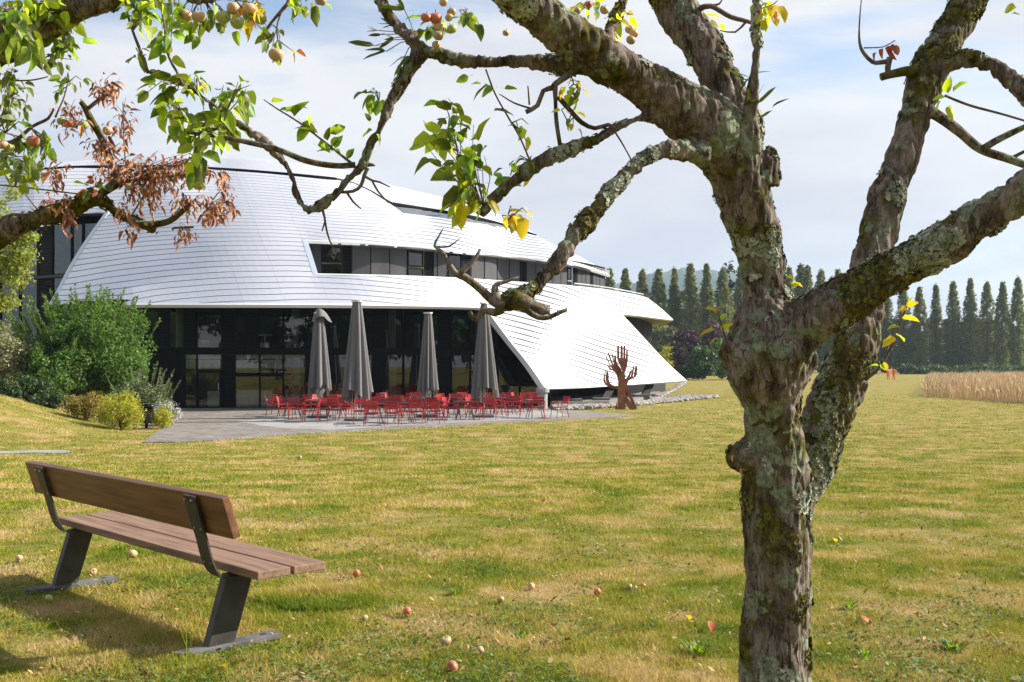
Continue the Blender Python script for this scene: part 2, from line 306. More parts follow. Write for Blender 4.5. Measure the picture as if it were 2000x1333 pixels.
M = dict(
    ground=mat_ground(), setts=mat_setts(),
    concrete=mat('concrete', (.22, .22, .21), .8, col2=(.30, .295, .285), scale=.8, detail=9, bump=.2, bscale=30),
    plinth=mat('plinth', (.16, .15, .14), .85, col2=(.22, .21, .19), scale=1.5),
    shell=mat('shell_metal', (.70, .715, .765), .5, .72, .4, col2=(.74, .75, .79), scale=.35, lo=.35, hi=.65, rand=.02),
    roofcap=mat('roof_metal', (.70, .71, .75), .5, .72, .4),
    trim=mat('edge_trim', (.50, .56, .64), .35, .3), whitetrim=mat('white_trim', (.74, .75, .76), .35, .1),
    greytrim=mat('grey_trim', (.22, .24, .27), .5, .2), strut=mat('strut_steel', (.035, .033, .031), .8, spec=.05),
    backing=mat('backing', (.035, .036, .04), .8), black=mat('black_frame', (.008, .008, .009), .6, spec=.08),
    louver=mat('louver', (.012, .012, .013), .6, spec=.1), fabric_panel=mat('panel_fabric', (.034, .034, .038), .8, col2=(.050, .050, .054), scale=.8, stretch=(1, 1, .25)),
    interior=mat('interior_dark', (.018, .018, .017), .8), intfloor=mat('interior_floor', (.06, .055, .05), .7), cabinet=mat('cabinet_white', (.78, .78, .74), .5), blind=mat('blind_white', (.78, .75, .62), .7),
    column=mat('column', (.30, .32, .31), .6), blue=mat('blue_box', (.03, .25, .6), .5), soffit=mat('soffit', (.15, .13, .115), .5, .2), louvwarm=mat('wood_ceiling', (.28, .18, .10), .6),
    glass=mat_glass('window_glass', (.82, .85, .82), .9, 1.62), glass2=mat_glass('tinted_window_glass', (.5, .52, .6), .5, 1.9, .8), skylight=mat_glass('skylight_glass', (.35, .42, .5), .7, 2.2),
    parasol=mat('parasol_cloth', (.14, .137, .142), .85, col2=(.165, .158, .16), scale=3, bump=.2, bscale=8, stretch=(1, 1, .1), trans=.1), steel=mat('steel_pole', (.55, .55, .54), .35, .6),
    whitecap=mat('parasol_cap', (.7, .69, .66), .5),
    red=mat('red_paint', (.36, .014, .018), .4, rand=.22), tabletop=mat('table_black', (.035, .037, .042), .4),
    rust=mat('rusty_steel', (.19, .072, .038), .85, col2=(.27, .115, .065), scale=3, detail=8, bump=.15),
    wood_back=mat('bench_wood', (.095, .036, .014), .5, col2=(.20, .085, .034), scale=7, lo=.3, hi=.7, detail=9, stretch=(.35, 5, 5), bump=.25, bscale=20, bdist=.004),
    wood_seat=mat('bench_seat_wood', (.125, .066, .037), .65, col2=(.27, .165, .105), scale=7, lo=.3, hi=.7, detail=9, stretch=(.35, 5, 5), bump=.3, bscale=20, bdist=.004),
    iron=mat('bench_iron', (.040, .036, .032), .55, .3, col2=(.062, .054, .046), scale=9, bump=.3, bscale=120, bdist=.002), foot=mat('bench_foot', (.075, .075, .08), .8, col2=(.13, .13, .135), scale=6, bump=.3, bscale=60), bolt=mat('bolt', (.45, .43, .4), .35, .8),
    bin=mat('bin_paint', (.045, .048, .055), .5),
    bark=mat_bark('apple_bark', .55, .75, .74), bark2=mat_bark('apple_bark_shaded', 1.1, .1, .8), twig=mat('twig_bark', (.085, .06, .045), .85, col2=(.16, .12, .09), scale=30),
    lichen=mat('lichen', (.20, .225, .15), .95, col2=(.40, .42, .32), scale=25, rand=.25), mossy=mat('moss', (.05, .045, .008), .95, col2=(.15, .13, .015), scale=30, rand=.3),
    leafg=mat('leaf_green', (.085, .155, .018), .42, col2=(.25, .33, .03), scale=22, rand=.5, trans=.55), leafy=mat('leaf_yellowgreen', (.36, .46, .03), .5, rand=.3, trans=.6),
    leafyel=mat('leaf_yellow', (.62, .44, .02), .5, col2=(.45, .42, .03), scale=20, rand=.2, trans=.5), leafbr=mat('leaf_brown', (.26, .095, .045), .7, col2=(.43, .20, .11), scale=14, rand=.45, trans=.12),
    leafor=mat('leaf_orange', (.42, .11, .035), .6, rand=.2, trans=.3), leafgrey=mat('leaf_greygreen', (.19, .24, .08), .5, rand=.35, trans=.4),
    mistle=mat('leaf_mistletoe', (.07, .11, .022), .5, rand=.3, trans=.3),
    apple_red=mat('apple_skin_red', (.50, .08, .07), .4, col2=(.56, .36, .12), scale=9, lo=.4, hi=.75), apple_pink=mat('apple_skin_pink', (.58, .30, .20), .4, col2=(.50, .46, .16), scale=14, lo=.4, hi=.7),
    apple_pale=mat('apple_skin_pale', (.40, .36, .17), .45, col2=(.42, .25, .15), scale=9), apple_green=mat('apple_skin_green', (.36, .42, .10), .4, col2=(.5, .40, .15), scale=10, lo=.45, hi=.75),
    poplar=mat('poplar_leaves', (.16, .18, .05), .7, rand=.35, trans=.35), wood=mat('wood_leaves', (.09, .11, .035), .75, rand=.45, trans=.25), rustleaf=mat('russet_leaves', (.16, .09, .05), .7, rand=.4, trans=.2), conif=mat('conifer_needles', (.022, .035, .02), .8, rand=.4),
    purple=mat('purple_leaves', (.050, .018, .030), .6, rand=.5, trans=.2), shrub=mat('shrub_leaves', (.10, .185, .03), .6, rand=.45, trans=.4), shrub2=mat('shrub_dark_leaves', (.055, .10, .026), .65, rand=.4, trans=.3),
    olive=mat('grey_green_leaves', (.15, .20, .085), .7, rand=.35, trans=.25), yellowsh=mat('yellow_leaves', (.36, .36, .03), .6, rand=.35, trans=.35), russetsh=mat('russet_shrub_leaves', (.25, .19, .035), .65, rand=.4, trans=.3), variegated=mat('variegated_leaves', (.25, .26, .13), .65, rand=.35, trans=.3), maple=mat('maple_leaves', (.26, .30, .06), .6, rand=.35, trans=.5),
    whiteflower=mat('white_petals', (.75, .68, .68), .6, trans=.2), trunkgrey=mat('far_trunk', (.10, .085, .07), .9),
    drygrass=mat('dry_grass', (.62, .46, .27), .85, rand=.3), stone=mat('pale_stone', (.28, .26, .24), .9, rand=.3), hill=mat('hill_forest', (.035, .06, .03), .9, col2=(.06, .085, .04), scale=.02, detail=8),
    orange=mat('orange_cloth', (.85, .13, .03), .7), skin=mat('skin', (.5, .3, .22), .6), hair=mat('hair', (.05, .035, .025), .7), dirt=mat('soil', (.10, .07, .045), .95),
)

# ------------------------------------------------------------------ ground, terrace, paths
def axis(a, b, near, far, growth=1.12):
    out = [a]
    return out
xs = np.concatenate([[-3000, -1500, -700, -350, -200, -120], np.arange(-80, 60.1, 1.0), [80, 120, 200, 350, 700, 1500, 3000]])
ys = np.concatenate([[-400, -150, -60, -25], np.arange(-10, 70.1, .8), np.arange(75, 200, 10), [220, 260, 320, 400, 600, 900, 1400, 2200, 3200]])
XX, YY = np.meshgrid(xs, ys); ZZ = terrain(XX, YY)
gv = np.stack([XX, YY, ZZ], -1).reshape(-1, 3); nx = len(xs)
ii = np.array([(j * nx + i, j * nx + i + 1, (j + 1) * nx + i + 1, (j + 1) * nx + i) for j in range(len(ys) - 1) for i in range(nx - 1)])
tag(link('lawn_ground', mesh_np('lawn_ground', gv, ii, True), M['ground']), kind='structure')
def pip(px, py, poly):
    px = np.asarray(px, float); py = np.asarray(py, float); ins = np.zeros(px.shape, bool); n = len(poly)
    for i in range(n):
        x1, y1 = poly[i]; x2, y2 = poly[(i + 1) % n]
        c = ((y1 > py) != (y2 > py)) & (px < (x2 - x1) * (py - y1) / ((y2 - y1) if y2 != y1 else 1e-9) + x1); ins ^= c
    return ins
def flat(px, py, z=ZT):
    D = FPX * (CAMH - z) / (py - HORIZ); return Vector(((px - 1000) / FPX * D, D, z))
def sheet(name, pxpoly, dz, m, thick=.0):
    pts = [flat(a, b) for a, b in pxpoly]; mb = MB(); mb.prism([(p.x, p.y, ZT + dz) for p in pts], (0, 0, -.06)); o = mb.build(name, m); return tag(o, kind='structure')
TERR = [(279, 866), (345, 865), (430, 861), (560, 850), (680, 844), (800, 837), (1000, 826), (1120, 820), (1246, 813), (1200, 809), (1110, 802), (1066, 797), (1050, 790), (340, 799), (300, 806), (338, 818), (318, 838), (296, 852)]
sheet('terrace_paving', TERR, .030, M['setts'])
sheet('terrace_slab', [(462, 826), (540, 838), (640, 842), (800, 832), (1000, 822), (1110, 814), (1080, 803), (900, 801), (640, 806), (540, 816)], .036, M['concrete'])
TERRW = [(flat(a, b).x, flat(a, b).y) for a, b in TERR]
# small path at far left, following the ground
pv = []
for i in range(25):
    px = -260 + i * 16.8
    for py in (881.5 + .8 * math.sin(i * .5), 889 - i * .12 + .7 * math.sin(i * .9)):
        q = GP(px, py if i < 24 else 884.5); pv.append((q.x, q.y, q.z + .02))
tag(link('garden_path', mesh_np('garden_path', pv, [(2 * i, 2 * i + 1, 2 * i + 3, 2 * i + 2) for i in range(24)]), M['concrete']), kind='structure')
BEDP = [(-60, 765), (0, 771), (60, 783), (120, 797), (170, 815), (230, 833), (275, 843), (318, 832), (340, 815), (345, 790), (200, 760), (-60, 740)]
bv = []; bfc = []
bx = np.linspace(-26, -11.5, 40); by = np.linspace(31, 52, 46)
for j, y in enumerate(by):
    for i, x in enumerate(bx): bv.append((x, y, gz(x, y) + .012))
for j in range(45):
    for i in range(39):
        x, y = (bx[i] + bx[i + 1]) / 2, (by[j] + by[j + 1]) / 2; z = gz(x, y)
        if pip(1000 + FPX * x / y, HORIZ - FPX * (z - CAMH) / y, BEDP): bfc.append((j * 40 + i, j * 40 + i + 1, (j + 1) * 40 + i + 1, (j + 1) * 40 + i))
tag(link('planting_bed_soil', mesh_np('planting_bed_soil', bv, bfc), M['dirt']), kind='structure')
# distant hill
hv = []; hf = []; n = 60
for i in range(n):
    x = -1500 + i * 3600 / (n - 1)
    h = 176 * math.exp(-((x - 330) / 430) ** 4) + 70 * math.exp(-((x - 900) / 500) ** 2) + 60 * math.exp(-((x + 600) / 500) ** 2) + 13 * math.sin(x * .0145 + 2.2) + 6 * math.sin(x * .041)
    hv += [(x, 2080, -5), (x, 2320, max(h, 20)), (x, 2600, -5)]
for i in range(n - 1):
    for k in (0, 1): hf.append((3 * i + k, 3 * i + 3 + k, 3 * i + 4 + k, 3 * i + 1 + k))
hm = mesh_np('hill', hv, hf)
bm = bmesh.new(); bm.from_mesh(hm); bmesh.ops.subdivide_edges(bm, edges=bm.edges[:], cuts=7, use_grid_fill=True)
co = np.array([v.co[:] for v in bm.verts]); dn = vnoise(co / 26) * 7 + vnoise(co / 11, 3) * 4
for v, d in zip(bm.verts, dn): v.co.z += d
bm.to_mesh(hm); bm.free()
tag(link('hill', hm, M['hill']), kind='structure')

# ------------------------------------------------------------------ the office building with its metal shell
class RBF:
    """thin plate spline through (x, y, value)"""
    def __init__(s, pts, smooth=0.):
        a = np.array(pts, float); s.p = a[:, :2] / 100; n = len(a)
        K = s.k(np.linalg.norm(s.p[:, None] - s.p[None], axis=-1)) + smooth * np.eye(n)
        Q = np.hstack([np.ones((n, 1)), s.p]); A = np.vstack([np.hstack([K, Q]), np.hstack([Q.T, np.zeros((3, 3))])])
        s.w = np.linalg.solve(A, np.concatenate([a[:, 2], np.zeros(3)]))
    def k(s, r): return np.where(r > 1e-9, r * r * np.log(np.maximum(r, 1e-9)), 0)
    def __call__(s, x, y):
        x = np.asarray(x, float) / 100; y = np.asarray(y, float) / 100; sh = x.shape; q = np.stack([x.ravel(), y.ravel()], -1)
        r = s.k(np.linalg.norm(q[:, None] - s.p[None], axis=-1)) @ s.w[:len(s.p)]
        return (r + s.w[-3] + q @ s.w[-2:]).reshape(sh)
DPTS = [(100, 597, 60), (240, 597, 50.8), (380, 597, 48.8), (530, 597, 48.3), (760, 598, 50), (945, 603, 53.3), (128, 556, 60), (202, 544, 56.5), (288, 534, 53.8), (371, 526, 52), (530, 520, 51), (604, 521, 51.3),
        (600, 473, 53.3), (775, 480, 55), (915, 494, 58), (1055, 509.5, 62.5), (1125, 518, 65.5), (1191, 539, 72), (614, 536, 51.2), (845, 542, 53), (1090, 557, 58), (1160, 562, 61), (1256, 581, 69),
        (1066, 757, 51.5), (1338, 744, 68), (1313, 625, 74), (1212, 614, 62), (1200, 752, 58.5), (1000, 672, 52.5), (49, 335, 73), (345, 327, 64), (465, 334, 63), (656, 350, 65), (763, 398, 63), (900, 425, 66), (1046, 461, 74),
        (0, 420, 66), (212, 415, 60), (0, 337, 84), (192, 314, 76), (420, 307, 74), (675, 334, 76), (862, 386, 80), (1000, 432, 81)]
INV = RBF([(a, b, 1 / d) for a, b, d in DPTS], .15)
def depth(x, y): return 1 / INV(x, y)
def surf(x, y, off=0.):
    x = np.asarray(x, float); y = np.asarray(y, float)
    def p(a, b):
        d = depth(a, b); return np.stack([(a - 1000) / FPX * d, d, CAMH + (HORIZ - b) / FPX * d], -1)
    q = p(x, y)
    n = np.cross(p(x + 1, y) - q, p(x, y - 1) - q); n /= np.linalg.norm(n, axis=-1, keepdims=True)
    n = np.where((n * (q - np.array([0, 0, CAMH]))).sum(-1, keepdims=True) > 0, -n, n)
    return q + n * off
def sv(x, y, off=0.): return Vector(surf(np.array([x]), np.array([y]), off)[0])
LEV = [(x, y, 20) for x, y in [(173.5, 476.5), (250, 467.5), (300, 462.7), (400, 456.7), (467, 456), (535, 456.3), (595, 459.5), (700, 469), (769, 477)]]
LEV += [(x, y, 27) for x, y in [(128.5, 556.4), (202, 544.3), (288, 533.8), (371.5, 525.7), (452.5, 521.2), (530.5, 520.5), (604, 521.5)]]
LEV += [(x, y, 30) for x, y in [(214, 578.5), (293.5, 568), (379, 559.7), (463, 554.3), (542.5, 552.5), (625, 553.5), (700, 557.2), (740, 560.8), (819.5, 569.3), (872, 576.5), (933, 590)]]
LEV += [(1040, 626.4, 31), (1115, 648, 31), (1191, 673, 31), (1040, 702, 38), (1100, 718, 38), (1166, 740, 38), (1066, 757, 43), (1338, 744, 33.4), (1212, 614, 24.5), (1040, 555, 24), (1256, 581, 20.3), (1313, 625, 22.8),
        (50, 336, 0), (139, 329, 0), (345, 329, 0), (465, 336, 0), (562, 344, 0), (656, 353, 0), (50, 418, 13), (205, 414, 11.7), (786, 423.5, 12.2), (900, 438.5, 12.2), (900, 492, 19.6), (1055, 509.5, 18.5), (1191, 539, 17), (1047, 461, 9), (763, 399, 8.5), (240, 597, 31.5), (530, 597, 33.7), (930, 601, 31)]
TF = RBF(LEV, .02)
OUT = [(-60, 349), (0, 341), (49, 336), (139, 329), (240, 327), (345, 328), (465, 335), (562, 343), (656, 352.5), (690, 359), (722, 374), (763, 400), (787, 417.5), (845, 424.5), (900, 432), (955, 440.5), (1000, 449), (1047, 461.5), (1065, 470), (1122, 497), (1161, 518), (1191, 539),
       (1183, 536), (1150, 526), (1125, 519), (1055, 509.5), (985, 501), (915, 493.8), (845, 486.5), (775, 480), (700, 475.5), (597, 471.5), (606, 504), (615, 536.5), (700, 538.8), (770, 540.5), (845, 543), (915, 546.5), (985, 551), (1090, 558), (1160, 565), (1200, 570), (1256, 581),
       (1272, 590), (1290, 604), (1313, 625), (1280, 621), (1250, 617), (1212, 613.5), (1255, 660), (1300, 708), (1338, 743), (1270, 747.5), (1200, 752), (1130, 756), (1066, 757.5), (1030, 709), (1000, 672), (972, 635), (950, 605), (930, 601.5), (850, 599.5), (700, 597.5), (540, 596.5), (380, 596.5), (240, 596.5), (98, 597),
       (112, 574), (135, 530), (160, 488), (185, 451), (208, 417.5), (190, 416.8), (100, 420), (0, 424.5), (-60, 428)]
EO = (-3.0, 55.0, ZT)
office = empty('office_building', EO)
tag(office, 'low domed office building clad in pale metal strips over dark glass walls', 'building')
def att(o, root):
    o.parent = root; o.matrix_parent_inverse = Matrix.Translation(-root.location) if root.parent is None else Matrix.Identity(4); return o
def onb(o):  # part of the building given in world coordinates
    return att(o, office)
JX = [-200, -100, -10, 80, 112, 202, 293, 382, 463, 542, 625, 705, 780, 852, 920, 985, 1047, 1105, 1160, 1212, 1262, 1310, 1360]
JX = [-200, -105, -10, 90, 202, 293, 382, 463, 542, 625, 705, 780, 852, 920, 985, 1047, 1105, 1160, 1212, 1262, 1310, 1360]
def jline(xj, y): return xj + np.clip(.1 + (xj - 200) * .0008, 0.02, .75) * (y - 550)
NS = 5
def solve(xj, T):
    xj = np.asarray(xj, float); T = np.asarray(T, float); lo = np.full(xj.shape, 318.); hi = np.full(xj.shape, 790.)
    for _ in range(34):
        m = (lo + hi) / 2; below = TF(jline(xj, m), m) < T; lo = np.where(below, m, lo); hi = np.where(below, hi, m)
    y = (lo + hi) / 2; return jline(xj, y), y
OE = [(Vector(OUT[i]), Vector(OUT[(i + 1) % len(OUT)])) for i in range(len(OUT))]
def clip_region(cell, outline_edges, outline):
    """triangles (2D) of cell polygon inside outline"""
    x0 = min(c[0] for c in cell) - 1; x1 = max(c[0] for c in cell) + 1; y0 = min(c[1] for c in cell) - 1; y1 = max(c[1] for c in cell) + 1
    near = [(a, b) for a, b in outline_edges if not (max(a[0], b[0]) < x0 or min(a[0], b[0]) > x1 or max(a[1], b[1]) < y0 or min(a[1], b[1]) > y1)]
    if not near:
        c = np.mean(np.array(cell), 0)
        return ([tuple(c) for c in cell], None) if pip(np.array([c[0]]), np.array([c[1]]), outline)[0] else None
    vs = [Vector(c) for c in cell]; n = len(vs); ed = [(i, (i + 1) % n) for i in range(n)]
    for a, b in near: ed.append((len(vs), len(vs) + 1)); vs += [a, b]
    ov, oe, of, *_ = delaunay_2d_cdt(vs, ed, [], 0, 1e-4)
    if not of: return None
    cen = np.array([[sum(ov[i][k] for i in f) / len(f) for k in (0, 1)] for f in of])
    keep = pip(cen[:, 0], cen[:, 1], cell) & pip(cen[:, 0], cen[:, 1], outline)
    fs = [tuple(f) for f, k in zip(of, keep) if k]
    if not fs: return None
    used = sorted({i for f in fs for i in f}); mp = {u: i for i, u in enumerate(used)}
    return [tuple(ov[i]) for i in used], [tuple(mp[i] for i in f) for f in fs]
def area2(v, f): return sum(abs((v[t[1]][0] - v[t[0]][0]) * (v[t[2]][1] - v[t[0]][1]) - (v[t[2]][0] - v[t[0]][0]) * (v[t[1]][1] - v[t[0]][1])) / 2 for t in f)
def slab(v2, f2, off, th):
    """closed sheet lying on the shell surface"""
    a = np.array(v2); top = surf(a[:, 0], a[:, 1], off); bot = surf(a[:, 0], a[:, 1], off - th); n = len(a)
    cnt = {}
    for t in f2:
        for i in range(len(t)): e = (t[i], t[(i + 1) % len(t)]); k = tuple(sorted(e)); cnt.setdefault(k, []).append(e)
    fs = [t for t in f2] + [tuple(n + i for i in reversed(t)) for t in f2]
    fs += [(e[0][1], e[0][0], n + e[0][0], n + e[0][1]) for e in cnt.values() if len(e) == 1]
    return list(map(tuple, np.vstack([top, bot]))), fs
panels = []
ncol = len(JX) - 1
colx = np.array([[JX[c] + .12 + (JX[c + 1] - JX[c] - .24) * i / NS for i in range(NS + 1)] for c in range(ncol)])
for k in range(0, 44):
    for c in range(ncol):
        gp = .055 + .035 * (JX[c] > 900); xa, ya = solve(colx[c], np.full(NS + 1, k + gp)); xb, yb = solve(colx[c], np.full(NS + 1, k + 1 - gp))
        if max(ya.max(), yb.max()) > 788 or min(ya.min(), yb.min()) < 319.5: continue
        cell = list(zip(xa, ya)) + list(zip(xb[::-1], yb[::-1]))
        r = clip_region(cell, OE, OUT)
        if r is None: continue
        v, f = r
        if f is None:
            n = len(v); f = [(i, n - 1 - i, n - 2 - i, i + 1) for i in range(NS)]; A = area2(v, [(q[0], q[1], q[2]) for q in f] + [(q[0], q[2], q[3]) for q in f])
        else: A = area2(v, f)
        if A > 4: panels.append((A, v, f))
panels.sort(key=lambda q: -q[0])
rest = MB()
for i, (A, v, f) in enumerate(panels):
    vv, ff = slab(v, f, .03, .03)
    if i < 296:
        mb = MB(); mb.add(vv, ff); onb(mb.build('cladding_panel', M['shell']))
    else: rest.add(vv, ff)
if rest.v: tag(onb(rest.build('narrow_cladding_panels', M['shell'])), kind='stuff')
print('panels', len(panels))
def region_mesh(outline, cellx, celly, off, th):
    vs = [Vector(o) for o in outline]; n = len(vs); ed = [(i, (i + 1) % n) for i in range(n)]
    for x in cellx: ed.append((len(vs), len(vs) + 1)); vs += [Vector((x, celly[0] - 5)), Vector((x, celly[-1] + 5))]
    for y in celly: ed.append((len(vs), len(vs) + 1)); vs += [Vector((cellx[0] - 5, y)), Vector((cellx[-1] + 5, y))]
    ov, oe, of, *_ = delaunay_2d_cdt(vs, ed, [], 0, 1e-4)
    cen = np.array([[sum(ov[i][k] for i in f) / len(f) for k in (0, 1)] for f in of]); keep = pip(cen[:, 0], cen[:, 1], outline)
    fs = [tuple(f) for f, k in zip(of, keep) if k]; used = sorted({i for f in fs for i in f}); mp = {u: i for i, u in enumerate(used)}
    return slab([tuple(ov[i]) for i in used], [tuple(mp[i] for i in f) for f in fs], off, th)
mb = MB(); mb.add(*region_mesh(OUT, list(range(-40, 1340, 22)), list(range(320, 760, 14)), -.05, .12)); onb(mb.build('shell_lining', M['backing']))
# smooth roof cap above the gutter, continued down the far side
CAPB = [(-60, 347), (0, 339), (49, 334), (139, 326.5), (240, 324.5), (345, 325), (465, 331.5), (562, 339.5), (656, 348.5), (690, 358), (722, 372), (763, 396.5), (850, 410), (900, 418), (955, 431), (1000, 444), (1046, 460)]
CAPT = [(-60, 344), (0, 336), (49, 326), (115, 319), (192, 313.5), (300, 309), (420, 307), (500, 311), (600, 322.5), (675, 333.5), (763, 363.5), (862, 386), (900, 396), (955, 413), (1000, 432), (1047, 459.5)]
def along(poly, x):
    a = np.array(poly); return float(np.interp(x, a[:, 0], a[:, 1]))
mb = MB(); cx = list(np.linspace(-60, 1046, 60)); rows = []
for x in cx:
    b, t = along(CAPB, x), along(CAPT, x); t = min(t, b - .3)
    col = [sv(x, b + (t - b) * q, .06) for q in (0, .25, .5, .75, 1)]
    p = col[-1]; col += [p + Vector((0, 4, -.15)), p + Vector((0, 10, -1.2)), p + Vector((0, 22, -5)), p + Vector((0, 30, -11))]
    rows.append(col)
nr = len(rows[0]); mb.add([q for r in rows for q in r], [(i * nr + j, i * nr + j + 1, (i + 1) * nr + j + 1, (i + 1) * nr + j) for i in range(len(rows) - 1) for j in range(nr - 1)])
onb(mb.build('roof', M['roofcap'], smooth=True))
# strips that run along an edge of the shell
def edge_strip(name, pts, m, off=.05, back=.12, w=.05):
    """fascia: from the shell edge straight back into the building, with a lip on the outer face"""
    a = spline([(x, y, 0) for x, y in pts], 14)[:, :2] if len(pts) > 2 else np.array([np.array(pts[0]) + (np.array(pts[1]) - np.array(pts[0])) * t for t in np.linspace(0, 1, 12)])
    outp = surf(a[:, 0], a[:, 1], off); inn = surf(a[:, 0], a[:, 1], -back)
    mb = MB(); n = len(a); up = []
    for i in range(n):
        t = outp[min(i + 1, n - 1)] - outp[max(i - 1, 0)]; t /= np.linalg.norm(t); nn = outp[i] - inn[i]; nn /= np.linalg.norm(nn); s = np.cross(t, nn) * w
        up.append(s)
    V = []
    for i in range(n): V += [outp[i] + up[i], outp[i] - up[i], inn[i] - up[i], inn[i] + up[i]]
    F = []
    for i in range(n - 1):
        for k in range(4): F.append((4 * i + k, 4 * i + (k + 1) % 4, 4 * i + 4 + (k + 1) % 4, 4 * i + 4 + k))
    F += [(3, 2, 1, 0), (4 * n - 4, 4 * n - 3, 4 * n - 2, 4 * n - 1)]
    mb.add(V, F); return onb(mb.build(name, m))
edge_strip('shell_edge', [(98, 597), (112, 574), (135, 530), (160, 488), (185, 451), (210, 416)], M['trim'], w=.19, back=.5)
edge_strip('shell_edge', [(595, 470), (606, 504), (616, 537)], M['trim'], w=.13, back=.6)
edge_strip('shell_edge', [(240, 596), (380, 596), (540, 596), (700, 597), (850, 599), (930, 601), (950, 605)], M['whitetrim'], w=.06)
edge_strip('shell_edge', [(597, 471), (700, 475), (775, 479.5), (845, 486), (915, 493.3), (985, 500.5), (1055, 509), (1125, 518.5), (1150, 525.5), (1191, 539)], M['whitetrim'], w=.035)
edge_strip('shell_edge', [(615, 537), (700, 538.8), (770, 540.5), (845, 543), (915, 546.5), (985, 551), (1090, 558), (1160, 565), (1200, 570), (1256, 581), (1272, 590), (1290, 604), (1313, 625)], M['whitetrim'], w=.05)
edge_strip('shell_edge', [(1313, 625), (1280, 621), (1250, 617), (1212, 613.5)], M['whitetrim'], w=.06)
edge_strip('shell_edge', [(1212, 613.5), (1255, 660), (1300, 708), (1338, 743)], M['whitetrim'], w=.05)
edge_strip('shell_edge', [(1338, 743), (1270, 747.5), (1200, 752), (1130, 756), (1066, 757.5)], M['whitetrim'], w=.07)
edge_strip('shell_edge', [(1064, 757), (1030, 709), (1000, 672), (972, 635), (950, 605)], M['whitetrim'], w=.05, back=.3)
edge_strip('roof_gutter', [(-60, 347.5), (0, 339.5), (49, 334.5), (139, 327), (240, 325.5), (345, 326), (465, 333), (562, 341), (656, 350)], M['black'], w=.04, off=.09)
edge_strip('roof_gutter', [(763, 398), (850, 411.5), (900, 419.5), (955, 432), (1000, 445), (1046, 460.5)], M['black'], w=.07, off=.09)
mb = MB(); SKY = [(763, 400), (850, 412), (900, 420), (955, 432.5), (1000, 446), (1000, 448), (955, 440), (900, 431.5), (845, 424), (787, 417)]
mb.add(*region_mesh(SKY, [790, 830, 870, 910, 950], [400, 420, 440], -.01, .03)); onb(mb.build('skylight', M['skylight']))
# grey reveal of the raised flap
def strip3(name, A, B, m, thick=(0, .12, 0)):
    n = len(A); mb = MB(); t = Vector(thick)
    for i in range(n - 1):
        mb.prism([A[i], A[i + 1], B[i + 1], B[i]], t)
    return onb(mb.build(name, m))
fl = [(950, 605), (972, 635), (1000, 672), (1030, 709), (1062, 756)]
strip3('flap_reveal', [sv(x, y, -.05) for x, y in fl], [P(x - 17 + 4 * i, y + 3 - .8 * i, depth(x, y) + .9) for i, (x, y) in enumerate(fl)], M['greytrim'])

# ---- dark glass wall under the shell
FA, FB = P(212, 800, 51.2), P(1062, 800, 55.8); FA.z = FB.z = 0
fdir = (FB - FA).normalized(); fn = Vector((fdir.y, -fdir.x, 0))      # fn points to the viewer
if fn.y > 0: fn = -fn
def fx(px, off=0.):
    d = Vector(((px - 1000) / FPX, 1, 0)); A = FA + fn * off
    t = (A.x * fdir.y - A.y * fdir.x) / (d.x * fdir.y - d.y * fdir.x); q = d * t; return Vector((q.x, q.y, 0))
ZS0, ZS1, ZTOP = 2.06, 2.30, 4.45
def wallbox(mb, px0, px1, z0, z1, off, th):
    a, b = fx(px0, off), fx(px1, off); p = [(a.x, a.y, z0), (b.x, b.y, z0), (b.x, b.y, z1), (a.x, a.y, z1)]; return mb.prism(p, -fn * th)
def part(name, m, fn_build, parent=None, **k):
    mb = MB(); fn_build(mb); o = mb.build(name, m, **k)
    return onb(o) if parent is None else sub(o, parent)
def sub(o, parent):
    o.parent = parent; o.matrix_parent_inverse = Matrix.Identity(4); return o
def louver(px0, px1, z0, z1, off=.10, wb=wallbox, m=None, step=.105):
    f = part('louver', M['louver'], lambda mb: (wb(mb, px0, px0 + 1.6, z0, z1, off, .14), wb(mb, px1 - 1.6, px1, z0, z1, off, .14), wb(mb, px0 + 1.6, px1 - 1.6, z0, z0 + .05, off, .14), wb(mb, px0 + 1.6, px1 - 1.6, z1 - .05, z1, off, .14)))
    mb = MB(); z = z0 + .08
    while z < z1 - .1: wb(mb, px0 + 1.6, px1 - 1.6, z, z + .055, off - .03, .05); z += step
    s = mb.build('slats', M['louver']); s['kind'] = 'stuff'; sub(s, f)
    return f
def pane(px0, px1, z0, z1, m='glass', off=0., wb=wallbox, name='window'):
    e = 1.3
    f = part(name, M['black'], lambda mb: (wb(mb, px0, px0 + e, z0, z1, off + .06, .12), wb(mb, px1 - e, px1, z0, z1, off + .06, .12), wb(mb, px0 + e, px1 - e, z0, z0 + .06, off + .06, .12), wb(mb, px0 + e, px1 - e, z1 - .06, z1, off + .06, .12)))
    mb = MB(); wb(mb, px0 + e, px1 - e, z0 + .06, z1 - .06, off, .02); sub(mb.build('pane', M[m]), f)
    return f
UP = [(214, 262, 'w'), (262, 308, 'w'), (309, 331, 'l'), (332, 358, 'w'), (359, 384, 'l'), (385, 433, 'w'), (434, 458, 'l'), (459, 483, 'w'), (483, 504, 'l'), (506, 553, 'w'), (554, 597, 'w'), (597, 643, 'w'), (643, 690, 'w'), (691, 727, 'w'), (728, 752, 'l'), (753, 787, 'w'), (789, 822, 'w'), (823, 857, 'w'), (858, 880, 'l'), (882, 918, 'w'), (919, 950, 'w'), (951, 972, 'l'), (973, 1015, 'w'), (1016, 1060, 'w')]
